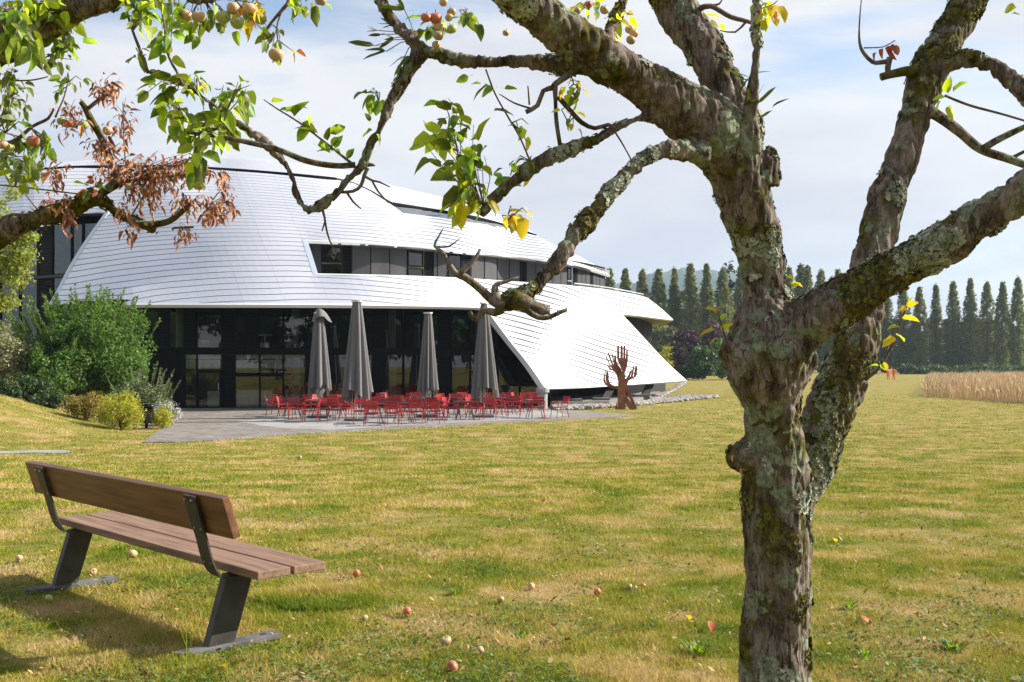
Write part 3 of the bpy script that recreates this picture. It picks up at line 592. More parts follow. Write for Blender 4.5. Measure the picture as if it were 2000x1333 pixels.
LO = [(214, 262, 'w'), (262, 308, 'w'), (309, 360, 'b'), (361, 384, 'w'), (385, 433, 'd'), (434, 458, 'l'), (459, 507, 'w'), (508, 553, 'w'), (554, 597, 'w'), (597, 643, 'w'), (643, 690, 'w'), (691, 727, 'w'), (728, 752, 'l'), (753, 787, 'w'), (789, 822, 'w'), (823, 857, 'w'), (858, 880, 'l'), (882, 918, 'w'), (919, 950, 'w'), (951, 972, 'l'), (973, 1015, 'w'), (1016, 1060, 'w')]
for a, b, t in UP:
    if t == 'w': pane(a, b, ZS1, ZTOP)
    else: louver(a, b, ZS1, ZTOP)
for a, b, t in LO:
    if t == 'w':
        if 455 < a < 520: pane(a, b, ZT, .93); pane(a, b, 1.0, ZS0)
        else: pane(a, b, ZT, ZS0)
    elif t == 'l': louver(a, b, ZT, ZS0)
    elif t == 'b': part('wall_panel', M['black'], lambda mb: wallbox(mb, a, b, ZT, ZS0, .05, .1))
    else:
        pane(a, b, 1.18, ZS0)
        dr = part('door', M['black'], lambda mb: (wallbox(mb, a, a + 4, ZT, 1.18, .08, .12), wallbox(mb, b - 4.5, b, ZT, 1.18, .08, .12), wallbox(mb, a + 4, b - 4.5, 1.06, 1.18, .08, .12), wallbox(mb, a + 4, b - 4.5, ZT, ZT + .1, .08, .12)))
        sub((lambda q: (wallbox(q, a + 4, b - 4.5, ZT + .1, 1.06, .02, .02), q.build('door_pane', M['glass']))[1])(MB()), dr)
        sub((lambda q: (wallbox(q, b - 7, b - 6, .2, .55, .14, .05), q.build('door_handle', M['steel']))[1])(MB()), dr)
part('floor_edge', M['black'], lambda mb: wallbox(mb, 212, 1062, ZS0, ZS1, .12, .3))
part('top_rail', M['black'], lambda mb: wallbox(mb, 212, 1062, ZTOP, ZTOP + .3, .08, .3))
def soffit_strip(name, px, z, m):
    A = [sv(x, along([(q[0], q[1]) for q in [(240, 596.5), (380, 596.5), (540, 596.5), (700, 597.5), (850, 599.5), (930, 601.5), (950, 605)]], x), -.1) for x in px]; B = [fx(x, -.3) for x in px]
    B = [Vector((b.x, b.y, z)) for b in B]
    return strip3(name, A, B, m, (0, 0, .08))
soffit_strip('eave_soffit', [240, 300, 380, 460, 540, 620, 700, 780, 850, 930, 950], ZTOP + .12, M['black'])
# rooms behind the glass
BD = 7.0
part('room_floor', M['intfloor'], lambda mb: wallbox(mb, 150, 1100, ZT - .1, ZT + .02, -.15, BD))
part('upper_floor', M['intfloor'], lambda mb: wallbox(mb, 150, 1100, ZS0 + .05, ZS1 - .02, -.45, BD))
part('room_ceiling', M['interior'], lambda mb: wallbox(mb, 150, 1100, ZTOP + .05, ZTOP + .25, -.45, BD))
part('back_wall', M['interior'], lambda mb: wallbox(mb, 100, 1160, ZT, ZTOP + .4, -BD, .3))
for px in (244, 352, 578, 766, 935):
    q = fx(px, -1.4)
    part('column', M['column'], lambda mb: (mb.tube([(q.x, q.y, ZT), (q.x, q.y, ZS0)], .22, 14), mb.tube([(q.x, q.y, ZS1), (q.x, q.y, ZTOP)], .22, 14)), smooth=False)
for a, b, z0, z1, off in [(405, 430, ZT, .12, -.3), (462, 486, ZT, .18, -.3), (487, 506, ZT, .18, -.3), (510, 531, ZT, .14, -.35), (508, 528, ZS1, ZS1 + .35, -1.2), (556, 570, ZS1, ZS1 + .3, -1.2), (750, 770, ZT, .1, -1.6)]:
    part('cabinet', M['cabinet'], lambda mb: (wallbox(mb, a, b, z0, z1, off, .5), wallbox(mb, a + (b - a) * .5 - .2, a + (b - a) * .5 + .2, z0 + .1, z1 - .05, off + .012, .02)))
for a, b in [(362, 383), (387, 431), (461, 505), (510, 551), (556, 596)]:
    part('roller_blind', M['blind'], lambda mb: wallbox(mb, a, b, ZS0 - .28, ZS0 - .05, -.10, .03))
    if a < 550: part('roller_blind', M['blind'], lambda mb: wallbox(mb, a + 1, b - 1, 1.28, ZS0 - .33, -.16, .03))
part('storage_crate', M['blue'], lambda mb: wallbox(mb, 391, 411, ZS1, ZS1 + .30, -.6, .4)); part('storage_crate', M['cabinet'], lambda mb: wallbox(mb, 392, 409, ZS1 + .3, ZS1 + .45, -.6, .35))
for a, b in [(505, 530), (552, 576)]:
    part('office_desk', M['cabinet'], lambda mb: (wallbox(mb, a, b, ZS1 + .72, ZS1 + .77, -1.0, .7), wallbox(mb, (a + b) / 2 - 1.5, (a + b) / 2 + 1.5, ZS1, ZS1 + .72, -1.3, .1)))
# ---- strip window on the upper floor
TOPW = [(588, 471), (597, 471.3), (700, 475.2), (775, 479.8), (845, 486.3), (915, 493.5), (985, 500.7), (1055, 509.2), (1125, 518.5), (1150, 525.5), (1191, 539)]
SILW = [(588, 537), (700, 539), (770, 541), (845, 543.2), (915, 546.7), (985, 551.2), (1090, 558.2), (1160, 565.2), (1200, 570.5)]
SL = [(x, max(float(depth(np.array(x), np.array(along(TOPW, x)))), float(depth(np.array(x), np.array(along(SILW, x))))) + .75) for x in range(588, 1192, 12)]
def sfx(px, off=0.):
    D = float(np.interp(px, [a for a, b in SL], [b for a, b in SL])) - off; return Vector(((px - 1000) / FPX * D, D, 0))
def sbox(mb, px0, px1, z0, z1, off, th):
    a, b = sfx(px0, off), sfx(px1, off); mb.prism([(a.x, a.y, z0), (b.x, b.y, z0), (b.x, b.y, z1), (a.x, a.y, z1)], (0, th, 0)); return mb
SZ0, SZ1 = 5.98, 8.0
for a, b, t in [(588, 627, 'p'), (628, 666, 'w'), (668, 687, 'l'), (688, 723, 'p'), (725, 760, 'p'), (762, 795, 'p'), (797, 827, 'w'), (829, 847, 'l'), (848, 853, 'p'), (855, 874, 'p'), (876, 902, 'w'), (904, 920, 'l'), (921, 945, 'p'), (947, 970, 'p'), (972, 994, 'p'), (995.5, 1015, 'p'), (1016, 1028, 'l'), (1029, 1046, 'p'), (1047, 1062, 'p'), (1063, 1080, 'p'), (1081, 1095, 'p'), (1096, 1108, 'p'), (1109, 1117, 'w'), (1118, 1127, 'l'), (1128, 1136, 'p'), (1137, 1144, 'p'), (1145, 1152, 'p'), (1153, 1158, 'l'), (1159, 1164, 'p'), (1165, 1171, 'p'), (1172, 1181, 'p')]:
    if t == 'p': part('wall_panel', M['fabric_panel'], lambda mb: sbox(mb, a, b, SZ0, SZ1, .0 + rnd(-.02, .02), .06))
    elif t == 'l': louver(a, b, SZ0, SZ1, 0, sbox, step=.12)
    else:
        pane(a, b, SZ0, SZ0 + .82, 'glass2', 0, sbox); pane(a, b, SZ0 + .9, SZ1 - .1, 'glass2', 0, sbox)
for x0, x1 in zip([588, 667, 828, 902, 950, 1000, 1050, 1100, 1118, 1150], [628, 797, 876, 950, 1000, 1050, 1100, 1109, 1150, 1182]): part('strip_wall', M['black'], lambda mb: sbox(mb, x0, x1, SZ0 - .1, SZ1 + .2, -.25, .1))
tw = [(1191, 539), (1150, 525.5), (1125, 518.5), (1055, 509.2), (985, 500.7), (915, 493.5), (845, 486.3), (775, 479.8), (700, 475.2), (597, 471.3)]
strip3('strip_soffit', [sv(x, y, -.1) for x, y in tw], [Vector((*sfx(x, -.3).xy, SZ1)) for x, y in tw], M['soffit'], (0, 0, .06))
bw = [(610, 537), (700, 539), (770, 541), (845, 543.2), (915, 546.7), (985, 551.2), (1090, 558.2), (1160, 565.2), (1200, 570.5)]
strip3('strip_ledge', [sv(x, y, -.1) for x, y in bw], [Vector((*sfx(min(x, 1230), -.3).xy, SZ0 - .05)) for x, y in bw], M['whitetrim'], (0, 0, -.06))
part('strip_jamb', M['black'], lambda mb: mb.prism([sv(597, 472, -.1), sv(614, 536, -.1), Vector((*sfx(600).xy, SZ0)), Vector((*sfx(590).xy, SZ1))], (-.1, 0, 0)))
rl = [(1121, 561), (1150, 563.8), (1191, 569), (1225, 575), (1256, 581)]
rp = [sv(x, y, .05) for x, y in rl]
railing = part('railing', M['steel'], lambda mb: mb.tube([p + Vector((0, 0, .17 + .0)) for p in rp], .035, 6))
mbp = MB()
for i in range(12):
    t = i / 11 * 4; k = min(int(t), 3); q = rp[k].lerp(rp[k + 1], t - k); mbp.bar(q - Vector((0, 0, .05)), q + Vector((0, 0, .17)), .04, .04, (0, 1, 0))
sub(mbp.build('railing_posts', M['steel']), railing)
# ---- upper glass wall at far left, behind the cut edge
LA, LB = P(-90, 500, 71), P(222, 500, 62.5)
def lfx(px, off=0.):
    A = LA.copy(); A.z = 0; B = LB.copy(); B.z = 0; dd = (B - A).normalized(); n = Vector((dd.y, -dd.x, 0)); n = n if n.y < 0 else -n; A = A + n * off
    d = Vector(((px - 1000) / FPX, 1, 0)); t = (A.x * dd.y - A.y * dd.x) / (d.x * dd.y - d.y * dd.x); return d * t
def lbox(mb, px0, px1, z0, z1, off, th):
    a, b = lfx(px0, off), lfx(px1, off); mb.prism([(a.x, a.y, z0), (b.x, b.y, z0), (b.x, b.y, z1), (a.x, a.y, z1)], (0, th, 0)); return mb
for a, b, t in [(-85, -30, 'w'), (-29, -1, 'l'), (0, 38, 'w'), (39, 73, 'w'), (74, 101, 'l'), (102, 139, 'w'), (140, 161, 'w'), (162, 220, 'w')]:
    for z0, z1 in ((ZT, 2.9), (3.1, 7.05), (7.2, 10.9)):
        if t == 'w': pane(a, b, z0, z1, 'glass2', 0, lbox)
        else: louver(a, b, z0, z1, .05, lbox, step=.16)
part('side_wall_head', M['black'], lambda mb: lbox(mb, -90, 222, 10.9, 11.6, .1, .3)); part('side_wall_back', M['interior'], lambda mb: lbox(mb, -200, 240, ZT, 11.6, -6, .3))
part('side_floor', M['intfloor'], lambda mb: (lbox(mb, -90, 222, 7.05, 7.2, .08, 5.5), lbox(mb, -90, 222, 2.9, 3.1, .08, 5.5)))
part('side_ceiling', M['louvwarm'], lambda mb: lbox(mb, -90, 222, 6.75, 6.9, -.5, 5))
# ---- under the flap and the prow
part('prow_soffit', M['soffit'], lambda mb: mb.prism([sv(1212, 614, -.1), sv(1250, 617.5, -.1), sv(1280, 621.5, -.1), sv(1313, 625.5, -.1), P(1300, 637, 96), P(1272, 634, 88), P(1212, 619, 68)], (0, 0, .1)))
part('prow_wall', M['black'], lambda mb: [mb.prism([P(a, 0, da).xy.to_3d() + Vector((0, 0, ZT)), P(b, 0, db).xy.to_3d() + Vector((0, 0, ZT)), P(b, 0, db).xy.to_3d() + Vector((0, 0, 4.9)), P(a, 0, da).xy.to_3d() + Vector((0, 0, 4.9))], (.1, .3, 0)) for a, da, b, db in [(1180, 64.5, 1228, 66.5), (1229, 66.7, 1240, 69), (1241, 69.2, 1255, 74), (1256, 74.3, 1263, 79), (1264, 79.3, 1272, 86)]])
part('under_wall', M['interior'], lambda mb: mb.prism([P(1010, 0, 62).xy.to_3d() + Vector((0, 0, ZT)), P(1300, 0, 84).xy.to_3d() + Vector((0, 0, ZT)), P(1300, 0, 84).xy.to_3d() + Vector((0, 0, .9)), P(1010, 0, 62).xy.to_3d() + Vector((0, 0, 4.0))], (0, .4, 0)))
for a, b in [(1226, 1233), (1238, 1246), (1248, 1257)]:
    part('window', M['column'], lambda mb: mb.box(P((a + b) / 2, 752, 77.0), (.28, .1, .65)))
for (xt, yt, dt, xb, yb, w) in [(1196, 752, 58.4, 1176, 793, .42), (1272, 747, 63.2, 1256, 785, .40), (1128, 756, 55.5, 1122, 795, .22)]:
    b0 = flat(xb, yb)
    st = part('strut', M['strut'], lambda mb: mb.bar(P(xt, yt, dt + 1.6), b0 + Vector((0, .6, 0)), w, w * .7, (0, 1, 0)))
    mbq = MB(); mbq.box(b0 + Vector((0, .7, .2)), (.9, .7, .42)); sub(mbq.build('strut_base', M['plinth']), st)
q = flat(1060, 800); part('flap_pier', M['column'], lambda mb: (mb.tube([(q.x, q.y, ZT), (q.x, q.y, ZT + .85)], .24, 16), mb.tube([(q.x, q.y, ZT + .85), (q.x, q.y, ZT + 1.06)], .33, 16)))
part('plinth', M['plinth'], lambda mb: mb.prism([flat(1075, 796), flat(1190, 794), flat(1240, 789), flat(1290, 776), flat(1290, 772), flat(1075, 784)], (0, 0, .28)))
# stair seen in the dark under the flap
for k in range(7):
    part('stair_tread', M['greytrim'], lambda mb: mb.box(P(992 + k * 8, 790 - k * 8, 56.5 + .0), (.55, 1.1, .05)))

# ------------------------------------------------------------------ foliage
def leaf_cloud(n, shape, size, clumps=40, spread=.35, up=.3, flat=1.0, seed=0):
    """n small diamond leaves gathered in clumps; shape(k) gives k clump centres and a radius for each"""
    rg = np.random.RandomState(seed); cc, cr = shape(clumps, rg)
    idx = rg.randint(0, len(cc), n); d = rg.normal(size=(n, 3)); d /= np.linalg.norm(d, axis=1)[:, None]
    p = cc[idx] + d * (rg.rand(n, 1) ** .45) * cr[idx][:, None] * np.array([1, 1, flat])
    nrm = d + rg.normal(size=(n, 3)) * .8 + np.array([0, 0, up]); nrm /= np.linalg.norm(nrm, axis=1)[:, None]
    a = np.cross(nrm, rg.normal(size=(n, 3))); a /= np.linalg.norm(a, axis=1)[:, None]; b = np.cross(nrm, a)
    s = size * (.6 + .8 * rg.rand(n, 1))
    v = np.stack([p - a * s, p + b * s * .5 + nrm * s * .12, p + a * s, p - b * s * .5 + nrm * s * .12], 1).reshape(-1, 3)
    return v, np.arange(4 * n).reshape(n, 4)
def ellipsoid(rx, ry, rz, z0, fill=.55, cr=.3, lump=.25):
    def f(k, rg):
        d = rg.normal(size=(k, 3)); d /= np.linalg.norm(d, axis=1)[:, None]
        r = fill + (1 - fill) * rg.rand(k, 1) ** .6; r = r * (1 + lump * (rg.rand(k, 1) - .5))
        c = d * r * np.array([rx, ry, rz]) + np.array([0, 0, z0]); return c, cr * (.6 + .8 * rg.rand(k))
    return f
def spindle(r, h, z0, cr):
    def f(k, rg):
        t = rg.rand(k); rad = r * np.minimum(1, (1.02 - t) * 2.0) ** .7 * np.minimum(1, .55 + t * 2.2); a = rg.rand(k) * 6.283; q = rg.rand(k) ** .5 * rad
        return np.stack([np.cos(a) * q, np.sin(a) * q, z0 + t * h], -1), cr * (.55 + .5 * rg.rand(k)) * (1.1 - .45 * t)
    return f
def trunk_mesh(h, r, seed=0, n=6, limbs=0):
    rg = random.Random(seed); mb = MB(); mb.tube([(0, 0, -.2), (rg.uniform(-.02, .02) * h, 0, h * .5), (rg.uniform(-.03, .03) * h, rg.uniform(-.02, .02) * h, h)], [r, r * .75, r * .3], n)
    for i in range(limbs):
        a = rg.uniform(0, 6.28); z = h * rg.uniform(.15, .7); L = h * rg.uniform(.3, .55); mb.tube([(0, 0, z), (math.cos(a) * L * .3, math.sin(a) * L * .3, z + L * .35), (math.cos(a) * L * .75, math.sin(a) * L * .75, z + L * .75)], [r * .4, r * .3, r * .1], 5)
    return mb.mesh('trunk')
# poplars beyond the field
ORD = ['first', 'second', 'third', 'fourth', 'fifth', 'sixth', 'seventh', 'eighth', 'ninth', 'tenth', 'eleventh', 'twelfth', 'thirteenth', 'fourteenth', 'fifteenth', 'sixteenth', 'seventeenth', 'eighteenth', 'nineteenth', 'twentieth', 'twenty-first', 'twenty-second', 'twenty-third', 'twenty-fourth', 'twenty-fifth', 'twenty-sixth', 'twenty-seventh']
PM = []
for s in range(5):
    v, f = leaf_cloud(7000, spindle(1.85 + .35 * (s % 3), 24.2, 1.4, .72), .29, 460, flat=2.0, seed=s); PM.append((mesh_np('crown', v, f), trunk_mesh(21, .35, s)))
    PM[-1][0].materials.append(M['poplar']); PM[-1][1].materials.append(M['trunkgrey'])
def poplar(px, top, D, k, label, group, wide=1.):
    h = (HORIZ - top) / FPX * D + CAMH - ZT; x = (px - 1000) / FPX * D
    t = empty('poplar_tree', (x, D, ZT), rnd(0, 6)); s = h / 26.6; t.scale = (s * rnd(1.0, 1.25) * wide, s * rnd(1.0, 1.25) * wide, s)
    tag(t, label, 'tree', group); link('crown', PM[k % 5][0], None, t); link('trunk', PM[k % 5][1], None, t)
RIGHT = [(1996, 533), (1988, 537), (1958, 546), (1927, 546), (1895, 539), (1862, 544), (1828, 552), (1796, 556), (1764, 548), (1730, 540), (1699, 536), (1668, 528), (1636, 521), (1603, 522), (1578, 514), (1564, 510), (1541, 517), (1510, 520), (1478, 516), (1446, 514)]
for i, (px, top) in enumerate(RIGHT[1:]):
    poplar(px, top, 262 + (i % 3) * 3, i, 'tall slim poplar in the row along the field, %s from the right edge' % ORD[i], 'poplars along the far side of the field')
LEFT = [(1412, 518), (1380, 510), (1349, 508), (1317, 519), (1286, 520), (1254, 521), (1221, 520), (1191, 518)]
for i, (px, top) in enumerate(LEFT):
    poplar(px, top, 232 + (i % 2) * 4, i + 2, 'poplar standing between the building and the big apple trunk, %s from the trunk' % ORD[i], 'poplars behind the end of the building')
# second, staggered row behind: it closes the gaps low down
for i, px in enumerate(range(1470, 2010, 31)):
    poplar(px + 6, 622 + (i * 37 % 11) - 5, 292, i + 1, 'lower dark tree filling a gap low down behind the poplars, %s from the apple trunk' % ORD[i], 'trees behind the poplar row', 2.3)
def broad_tree(name, px, py_base, top, D, wpx, m, label, seed, cat='tree', n=2600, leaf=.4, group=None, base=.2):
    x = (px - 1000) / FPX * D; zb = CAMH + (HORIZ - py_base) / FPX * D; h = (py_base - top) / FPX * D; r = wpx / 2 / FPX * D
    t = empty(name, (x, D, zb)); tag(t, label, cat, group)
    v, f = leaf_cloud(n, ellipsoid(r * .92, r * .92, h * (1 - base) / 2 * .94, h * (base + (1 - base) / 2), .45, r * .3), leaf, 90, seed=seed)
    link('crown', mesh_np('crown', v, f), M[m], t); link('trunk', trunk_mesh(h * .6, max(.06, r * .07), seed, limbs=4), M['trunkgrey'], t)
    return t
for i, (px, base, top, D, w, m, lab) in enumerate([
        (1235, 735, 600, 262, 95, 'wood', 'broad dark tree behind the poplars just right of the building roof'), (1330, 735, 560, 270, 70, 'rustleaf', 'russet brown tree between the tall poplars'), (1275, 735, 610, 215, 60, 'poplar', 'rounded green tree below the poplars beside the metal prow'),
        (1370, 735, 590, 268, 100, 'wood', 'dark broad tree behind the poplars above the purple bush'), (1425, 735, 520, 275, 62, 'conif', 'blackish conifer close to the left side of the apple trunk'), (1300, 735, 640, 205, 70, 'wood', 'low dark tree behind the purple bush'), (1400, 735, 640, 205, 90, 'wood', 'low dark tree above the green bushes by the apple trunk'),
        (1480, 735, 610, 265, 90, 'wood', 'broad dark tree hidden in part by the apple trunk')]):
    broad_tree('background_tree', px, base, top, D, w, m, lab, 20 + i, n=2200, leaf=.6, base=.05)
broad_tree('purple_bush', 1340, 741, 638, 150, 66, 'purple', 'round dark purple bush beyond the end of the metal flap', 41, 'bush', 3200, .22, base=.05)
broad_tree('purple_bush', 1392, 700, 630, 170, 46, 'purple', 'smaller purple bush behind the green bushes near the apple trunk', 42, 'bush', 1600, .24, base=.0)
broad_tree('yellow_green_bush', 1302, 735, 674, 160, 40, 'yellowsh', 'small yellow-green bush in front of the purple bush', 43, 'bush', 1400, .2, base=.0)
for i, (px, top, w, lab) in enumerate([(1374, 676, 60, 'rounded green bush right beside the large purple bush'), (1412, 660, 60, 'taller green bush on the lawn edge by the apple trunk'), (1352, 712, 60, 'low dark green bush under the large purple bush'), (1465, 690, 60, 'green bush half hidden by the apple trunk')]):
    broad_tree('green_bush', px, 737, top, 145 + i * 2, w, 'shrub2' if i != 1 else 'shrub', lab, 50 + i, 'bush', 2600, .24, base=.0)
for i, (px, top, w) in enumerate([(1995, 716, 50), (1955, 714, 52), (1912, 712, 50), (1872, 717, 44), (1830, 714, 40), (1800, 718, 36), (1772, 712, 36), (1690, 715, 50), (1640, 716, 44)]):
    broad_tree('low_bush', px, 733.5, top, 232, w, 'shrub2', 'low rounded bush at the foot of the poplars, %s from the right edge' % ORD[i], 60 + i, 'bush', 900, .3, 'low bushes under the poplars', base=.0)

# shrubs on the bank beside the terrace
def shrub(name, px, pyb, D, w, h, m, label, seed, n, leaf, cat='bush', shoots=0, flat=1., clumps=70, cr=.22, depth=None, lump=.25):
    x = (px - 1000) / FPX * D; zb = min(CAMH + (HORIZ - pyb) / FPX * D, gz(x, D) + .05); rz = h / 2
    t = empty(name, (x, D, zb)); tag(t, label, cat)
    ry = depth or w / 2
    v, f = leaf_cloud(n, ellipsoid(w / 2 * .92, ry * .92, rz * .92, rz * .96, .35, cr * min(w, h), lump), leaf, clumps, flat=flat, seed=seed)
    st = MB(); rg = random.Random(seed)
    for i in range(9):
        a = rg.uniform(0, 6.28); q = rg.uniform(.2, .7); st.tube([(0, 0, -.1), (math.cos(a) * q * w * .2, math.sin(a) * q * ry * .4, h * .35), (math.cos(a) * q * w * .42, math.sin(a) * q * ry * .8, h * rg.uniform(.6, .85))], [.035, .025, .008], 5)
    V = [v]; F = [f]; b = len(v)
    for i in range(shoots):
        a = rg.uniform(0, 6.28); q = rg.uniform(0, .95) ** .6; bx_, by_ = math.cos(a) * q * w / 2, math.sin(a) * q * ry; bz = rz + rz * math.sqrt(max(.02, 1 - q * q)) * .8
        dirn = Vector((math.cos(a) * q * .55, math.sin(a) * q * .55, 1)).normalized(); L = rg.uniform(.35, 1.1)
        p0 = Vector((bx_, by_, bz)); st.tube([p0 - dirn * .4, p0 + dirn * L], [.012, .004], 4)
        k = 55; tt = np.random.RandomState(seed * 99 + i).rand(k); pp = np.array(p0)[None] + np.array(dirn)[None] * (tt * L * 1.25 - .25)[:, None]
        rr = np.random.RandomState(seed * 77 + i); d = rr.normal(size=(k, 3)) * .5 + np.array(dirn)[None] * .9; d /= np.linalg.norm(d, axis=1)[:, None]
        s2 = np.cross(d, rr.normal(size=(k, 3))); s2 /= np.linalg.norm(s2, axis=1)[:, None]; ls = leaf * 1.5
        vv = np.stack([pp, pp + d * ls * .6 + s2 * ls * .3, pp + d * ls * 1.3, pp + d * ls * .6 - s2 * ls * .3], 1).reshape(-1, 3)
        V.append(vv); F.append(np.arange(4 * k).reshape(k, 4) + b); b += 4 * k
    link('foliage', mesh_np('foliage', np.vstack(V), np.vstack(F)), M[m], t); st.build('stems', M['twig'], t)
    return t
shrub('large_shrub', 165, 800, 42, 5.4, 4.6, 'shrub', 'large bright green shrub with upright shoots on the bank beside the terrace', 1, 36000, .066, shoots=130, clumps=150, cr=.13, depth=2.2)
shrub('large_shrub', 105, 795, 40.5, 2.9, 2.6, 'shrub', 'lower left lobe of bright green shrub on the bank', 2, 9000, .06, shoots=22, clumps=60, cr=.16, depth=1.4)
shrub('variegated_shrub', 2, 745, 40, 2.1, 2.6, 'variegated', 'pale variegated shrub at the left edge beside the large green shrub', 3, 6000, .055, clumps=50)
shrub('dark_shrub', 40, 785, 38.5, 3.2, .95, 'shrub2', 'low dark green shrub along the top of the bank at far left', 4, 5200, .06, depth=.8)
shrub('grey_green_shrub', 276, 812, 39.5, 2.3, 1.5, 'olive', 'feathery grey-green shrub in front of the dark glass wall', 5, 8500, .045, shoots=34, depth=.9)
shrub('russet_shrub', 168, 818, 36.2, 1.75, .95, 'russetsh', 'low russet and olive shrub at the edge of the bank', 6, 4200, .04, depth=.6)
shrub('golden_shrub', 238, 838, 34.5, 1.75, 1.2, 'yellowsh', 'golden yellow-green shrub left of the litter bin', 7, 5600, .036, depth=.65)
shrub('golden_shrub', 318, 836, 35.6, .75, .7, 'yellowsh', 'small olive-yellow shrub right behind the litter bin', 8, 1800, .034, depth=.4)
shrub('dark_shrub', 95, 800, 38, 1.6, .7, 'shrub2', 'small dark shrub under the left side of the large green shrub', 9, 2600, .055, depth=.6)
fl = shrub('flowering_plant', 322, 828, 37.5, .95, .75, 'olive', 'sprawling plant with many tiny white flowers right of the litter bin', 10, 2200, .03, 'plant', depth=.5)
v, f = leaf_cloud(900, ellipsoid(.6, .4, .42, .42, .75, .12), .028, 60, up=.8, seed=12); o = link('flowers', mesh_np('flowers', v, f), M['whiteflower'], fl)
o['kind'] = 'stuff'
# pale tree at the left edge, standing on the bank
bt = empty('young_tree', (P(-70, 0, 33).x, 33, gz(P(-70, 0, 33).x, 33))); tag(bt, 'light yellow-green young tree reaching in from the left edge', 'tree')
Vs, Fs, b0 = [], [], 0
for i, (px, py, w, h, n) in enumerate([(-40, 520, 2.6, 3.4, 4200), (18, 470, 1.2, .9, 900), (50, 500, .8, .5, 500), (20, 545, 1.0, .8, 700), (60, 466, .6, .3, 300), (0, 420, 1.0, 1.0, 800), (10, 590, .8, .6, 500), (28, 380, .5, .4, 200), (40, 520, .7, .5, 300)]):
    c = P(px, py, 33) - bt.location; v, f = leaf_cloud(n, ellipsoid(w / 2, w / 2, h / 2, 0, .2, .22), .06, 30, seed=200 + i); Vs.append(v + np.array(c)); Fs.append(f + b0); b0 += len(v)
link('crown', mesh_np('crown', np.vstack(Vs), np.vstack(Fs)), M['maple'], bt); mb = MB(); mb.tube([(0, 0, -.2), (.1, 0, 2.5), (.4, 0, 5.0)], [.09, .07, .02], 8)
for (px, py) in [(50, 505), (60, 466), (20, 545), (10, 420), (28, 385), (10, 590)]:
    c = P(px, py, 33) - bt.location; mb.tube([(.15, 0, max(1., c.z - 1.2)), (c.x * .5, 0, c.z - .5), c], [.03, .02, .006], 5)
mb.build('trunk', M['trunkgrey'], bt)
# litter bin
q = flat(292, 838); t = empty('litter_bin', (q.x, q.y, gz(q.x, q.y))); tag(t, 'dark grey litter bin on a post beside the golden shrub', 'litter bin')
mb = MB(); mb.box((0, 0, .50), (.40, .32, .60)); mb.build('bin_body', M['bin'], t, bevel=.02); mb = MB(); mb.box((0, 0, .86), (.44, .38, .05)); mb.box((0, .13, .82), (.06, .04, .1)); mb.build('lid', M['bin'], t, bevel=.01)
mb = MB(); mb.box((-.17, .19, .4), (.09, .05, .9)); mb.build('post', M['black'], t); mb = MB(); mb.box((.0, -.165, .72), (.26, .012, .09)); mb.build('opening', M['black'], t)

# ------------------------------------------------------------------ terrace furniture
TZ = ZT + .036
def chair_parts():
    o = []
    def leg(x, y, x2, y2):
        mb = MB(); mb.tube([(x2, y2, 0), (x, y, .42)], .014, 6); return mb.mesh('leg')
    mb = MB()
    for i in range(5): mb.box((0, -.21 + i * .098, .435 + .006 * abs(i - 2)), (.44, .078, .014))
    o.append(('seat', mb.mesh('seat')))
    mb = MB()
    for i, (z, h) in enumerate([(.60, .05), (.70, .10), (.81, .10)]): mb.box((0, .262 + (z - .44) * .22, z), (.44, h, .014), Euler((R(90 - 12), 0, 0)))
    for s in (-1, 1): mb.tube([(s * .215, .23, .43), (s * .215, .345, .87)], .013, 6)
    o.append(('backrest', mb.mesh('backrest')))
    for s in (-1, 1):
        mb = MB(); mb.box((s * .25, .02, .645), (.045, .42, .018)); mb.tube([(s * .25, -.18, .64), (s * .245, -.20, .42)], .012, 6); mb.tube([(s * .25, .22, .64), (s * .23, .30, .70)], .012, 6); o.append(('armrest', mb.mesh('armrest')))
        o.append(('leg', leg(s * .225, -.20, s * .245, -.245))); o.append(('leg', leg(s * .225, .21, s * .24, .31)))
    mb = MB(); mb.box((0, 0, .418), (.45, .44, .02)); o.append(('seat_frame', mb.mesh('seat_frame')))
    for n, me in o: me.materials.append(M['red'])
    return o
CP = chair_parts()
def chair(px, py, rz, label):
    q = flat(px, py); t = empty('garden_chair', (q.x, q.y, TZ), R(rz)); tag(t, label, 'chair', 'red metal armchairs on the terrace')
    for n, me in CP: link(n, me, None, t)
    t.scale = (1.06, 1.06, 1.04)
# (px, py of the feet, turn: 0 faces the viewer, 180 shows its back, 90 faces right, -90 faces left)
CH = [(534, 815, 95), (561, 820, 60), (580, 823, 175), (606, 827, -80), (638, 824, 10), (659, 825, 150), (673, 814, 20), (682, 821, 120),
      (704, 828, 5), (726, 834, 185), (741, 819, 12), (768, 833, 178), (771, 818, -5), (788, 829, -60), (815, 829, 170), (852, 828, 160), (883, 822, 75), (810, 806, 0), (862, 809, 15),
      (900, 815, -100), (928, 821, 80), (957, 821, 170), (974, 815, 100), (862, 815, -90), (886, 810, 0), (924, 812, 20), (976, 810, 0), (990, 806, -10), (1004, 816, 175), (1027, 807, 5), (1051, 819, 172), (1042, 805, 10), (1092, 818, -70),
      (548, 811, 130), (592, 813, -30), (622, 812, 40), (650, 811, -160), (720, 811, 30), (735, 809, -20), (760, 807, 60), (785, 808, -50), (830, 807, 120), (842, 812, -120), (905, 806, 10), (945, 806, -10), (915, 809, 100), (955, 809, -80), (1015, 806, 70), (780, 814, 180), (800, 818, 95), (840, 821, -170)]
front = sorted([c for c in CH if c[1] >= 821]); mid = sorted([c for c in CH if 812 <= c[1] < 821]); back = sorted([c for c in CH if c[1] < 812])
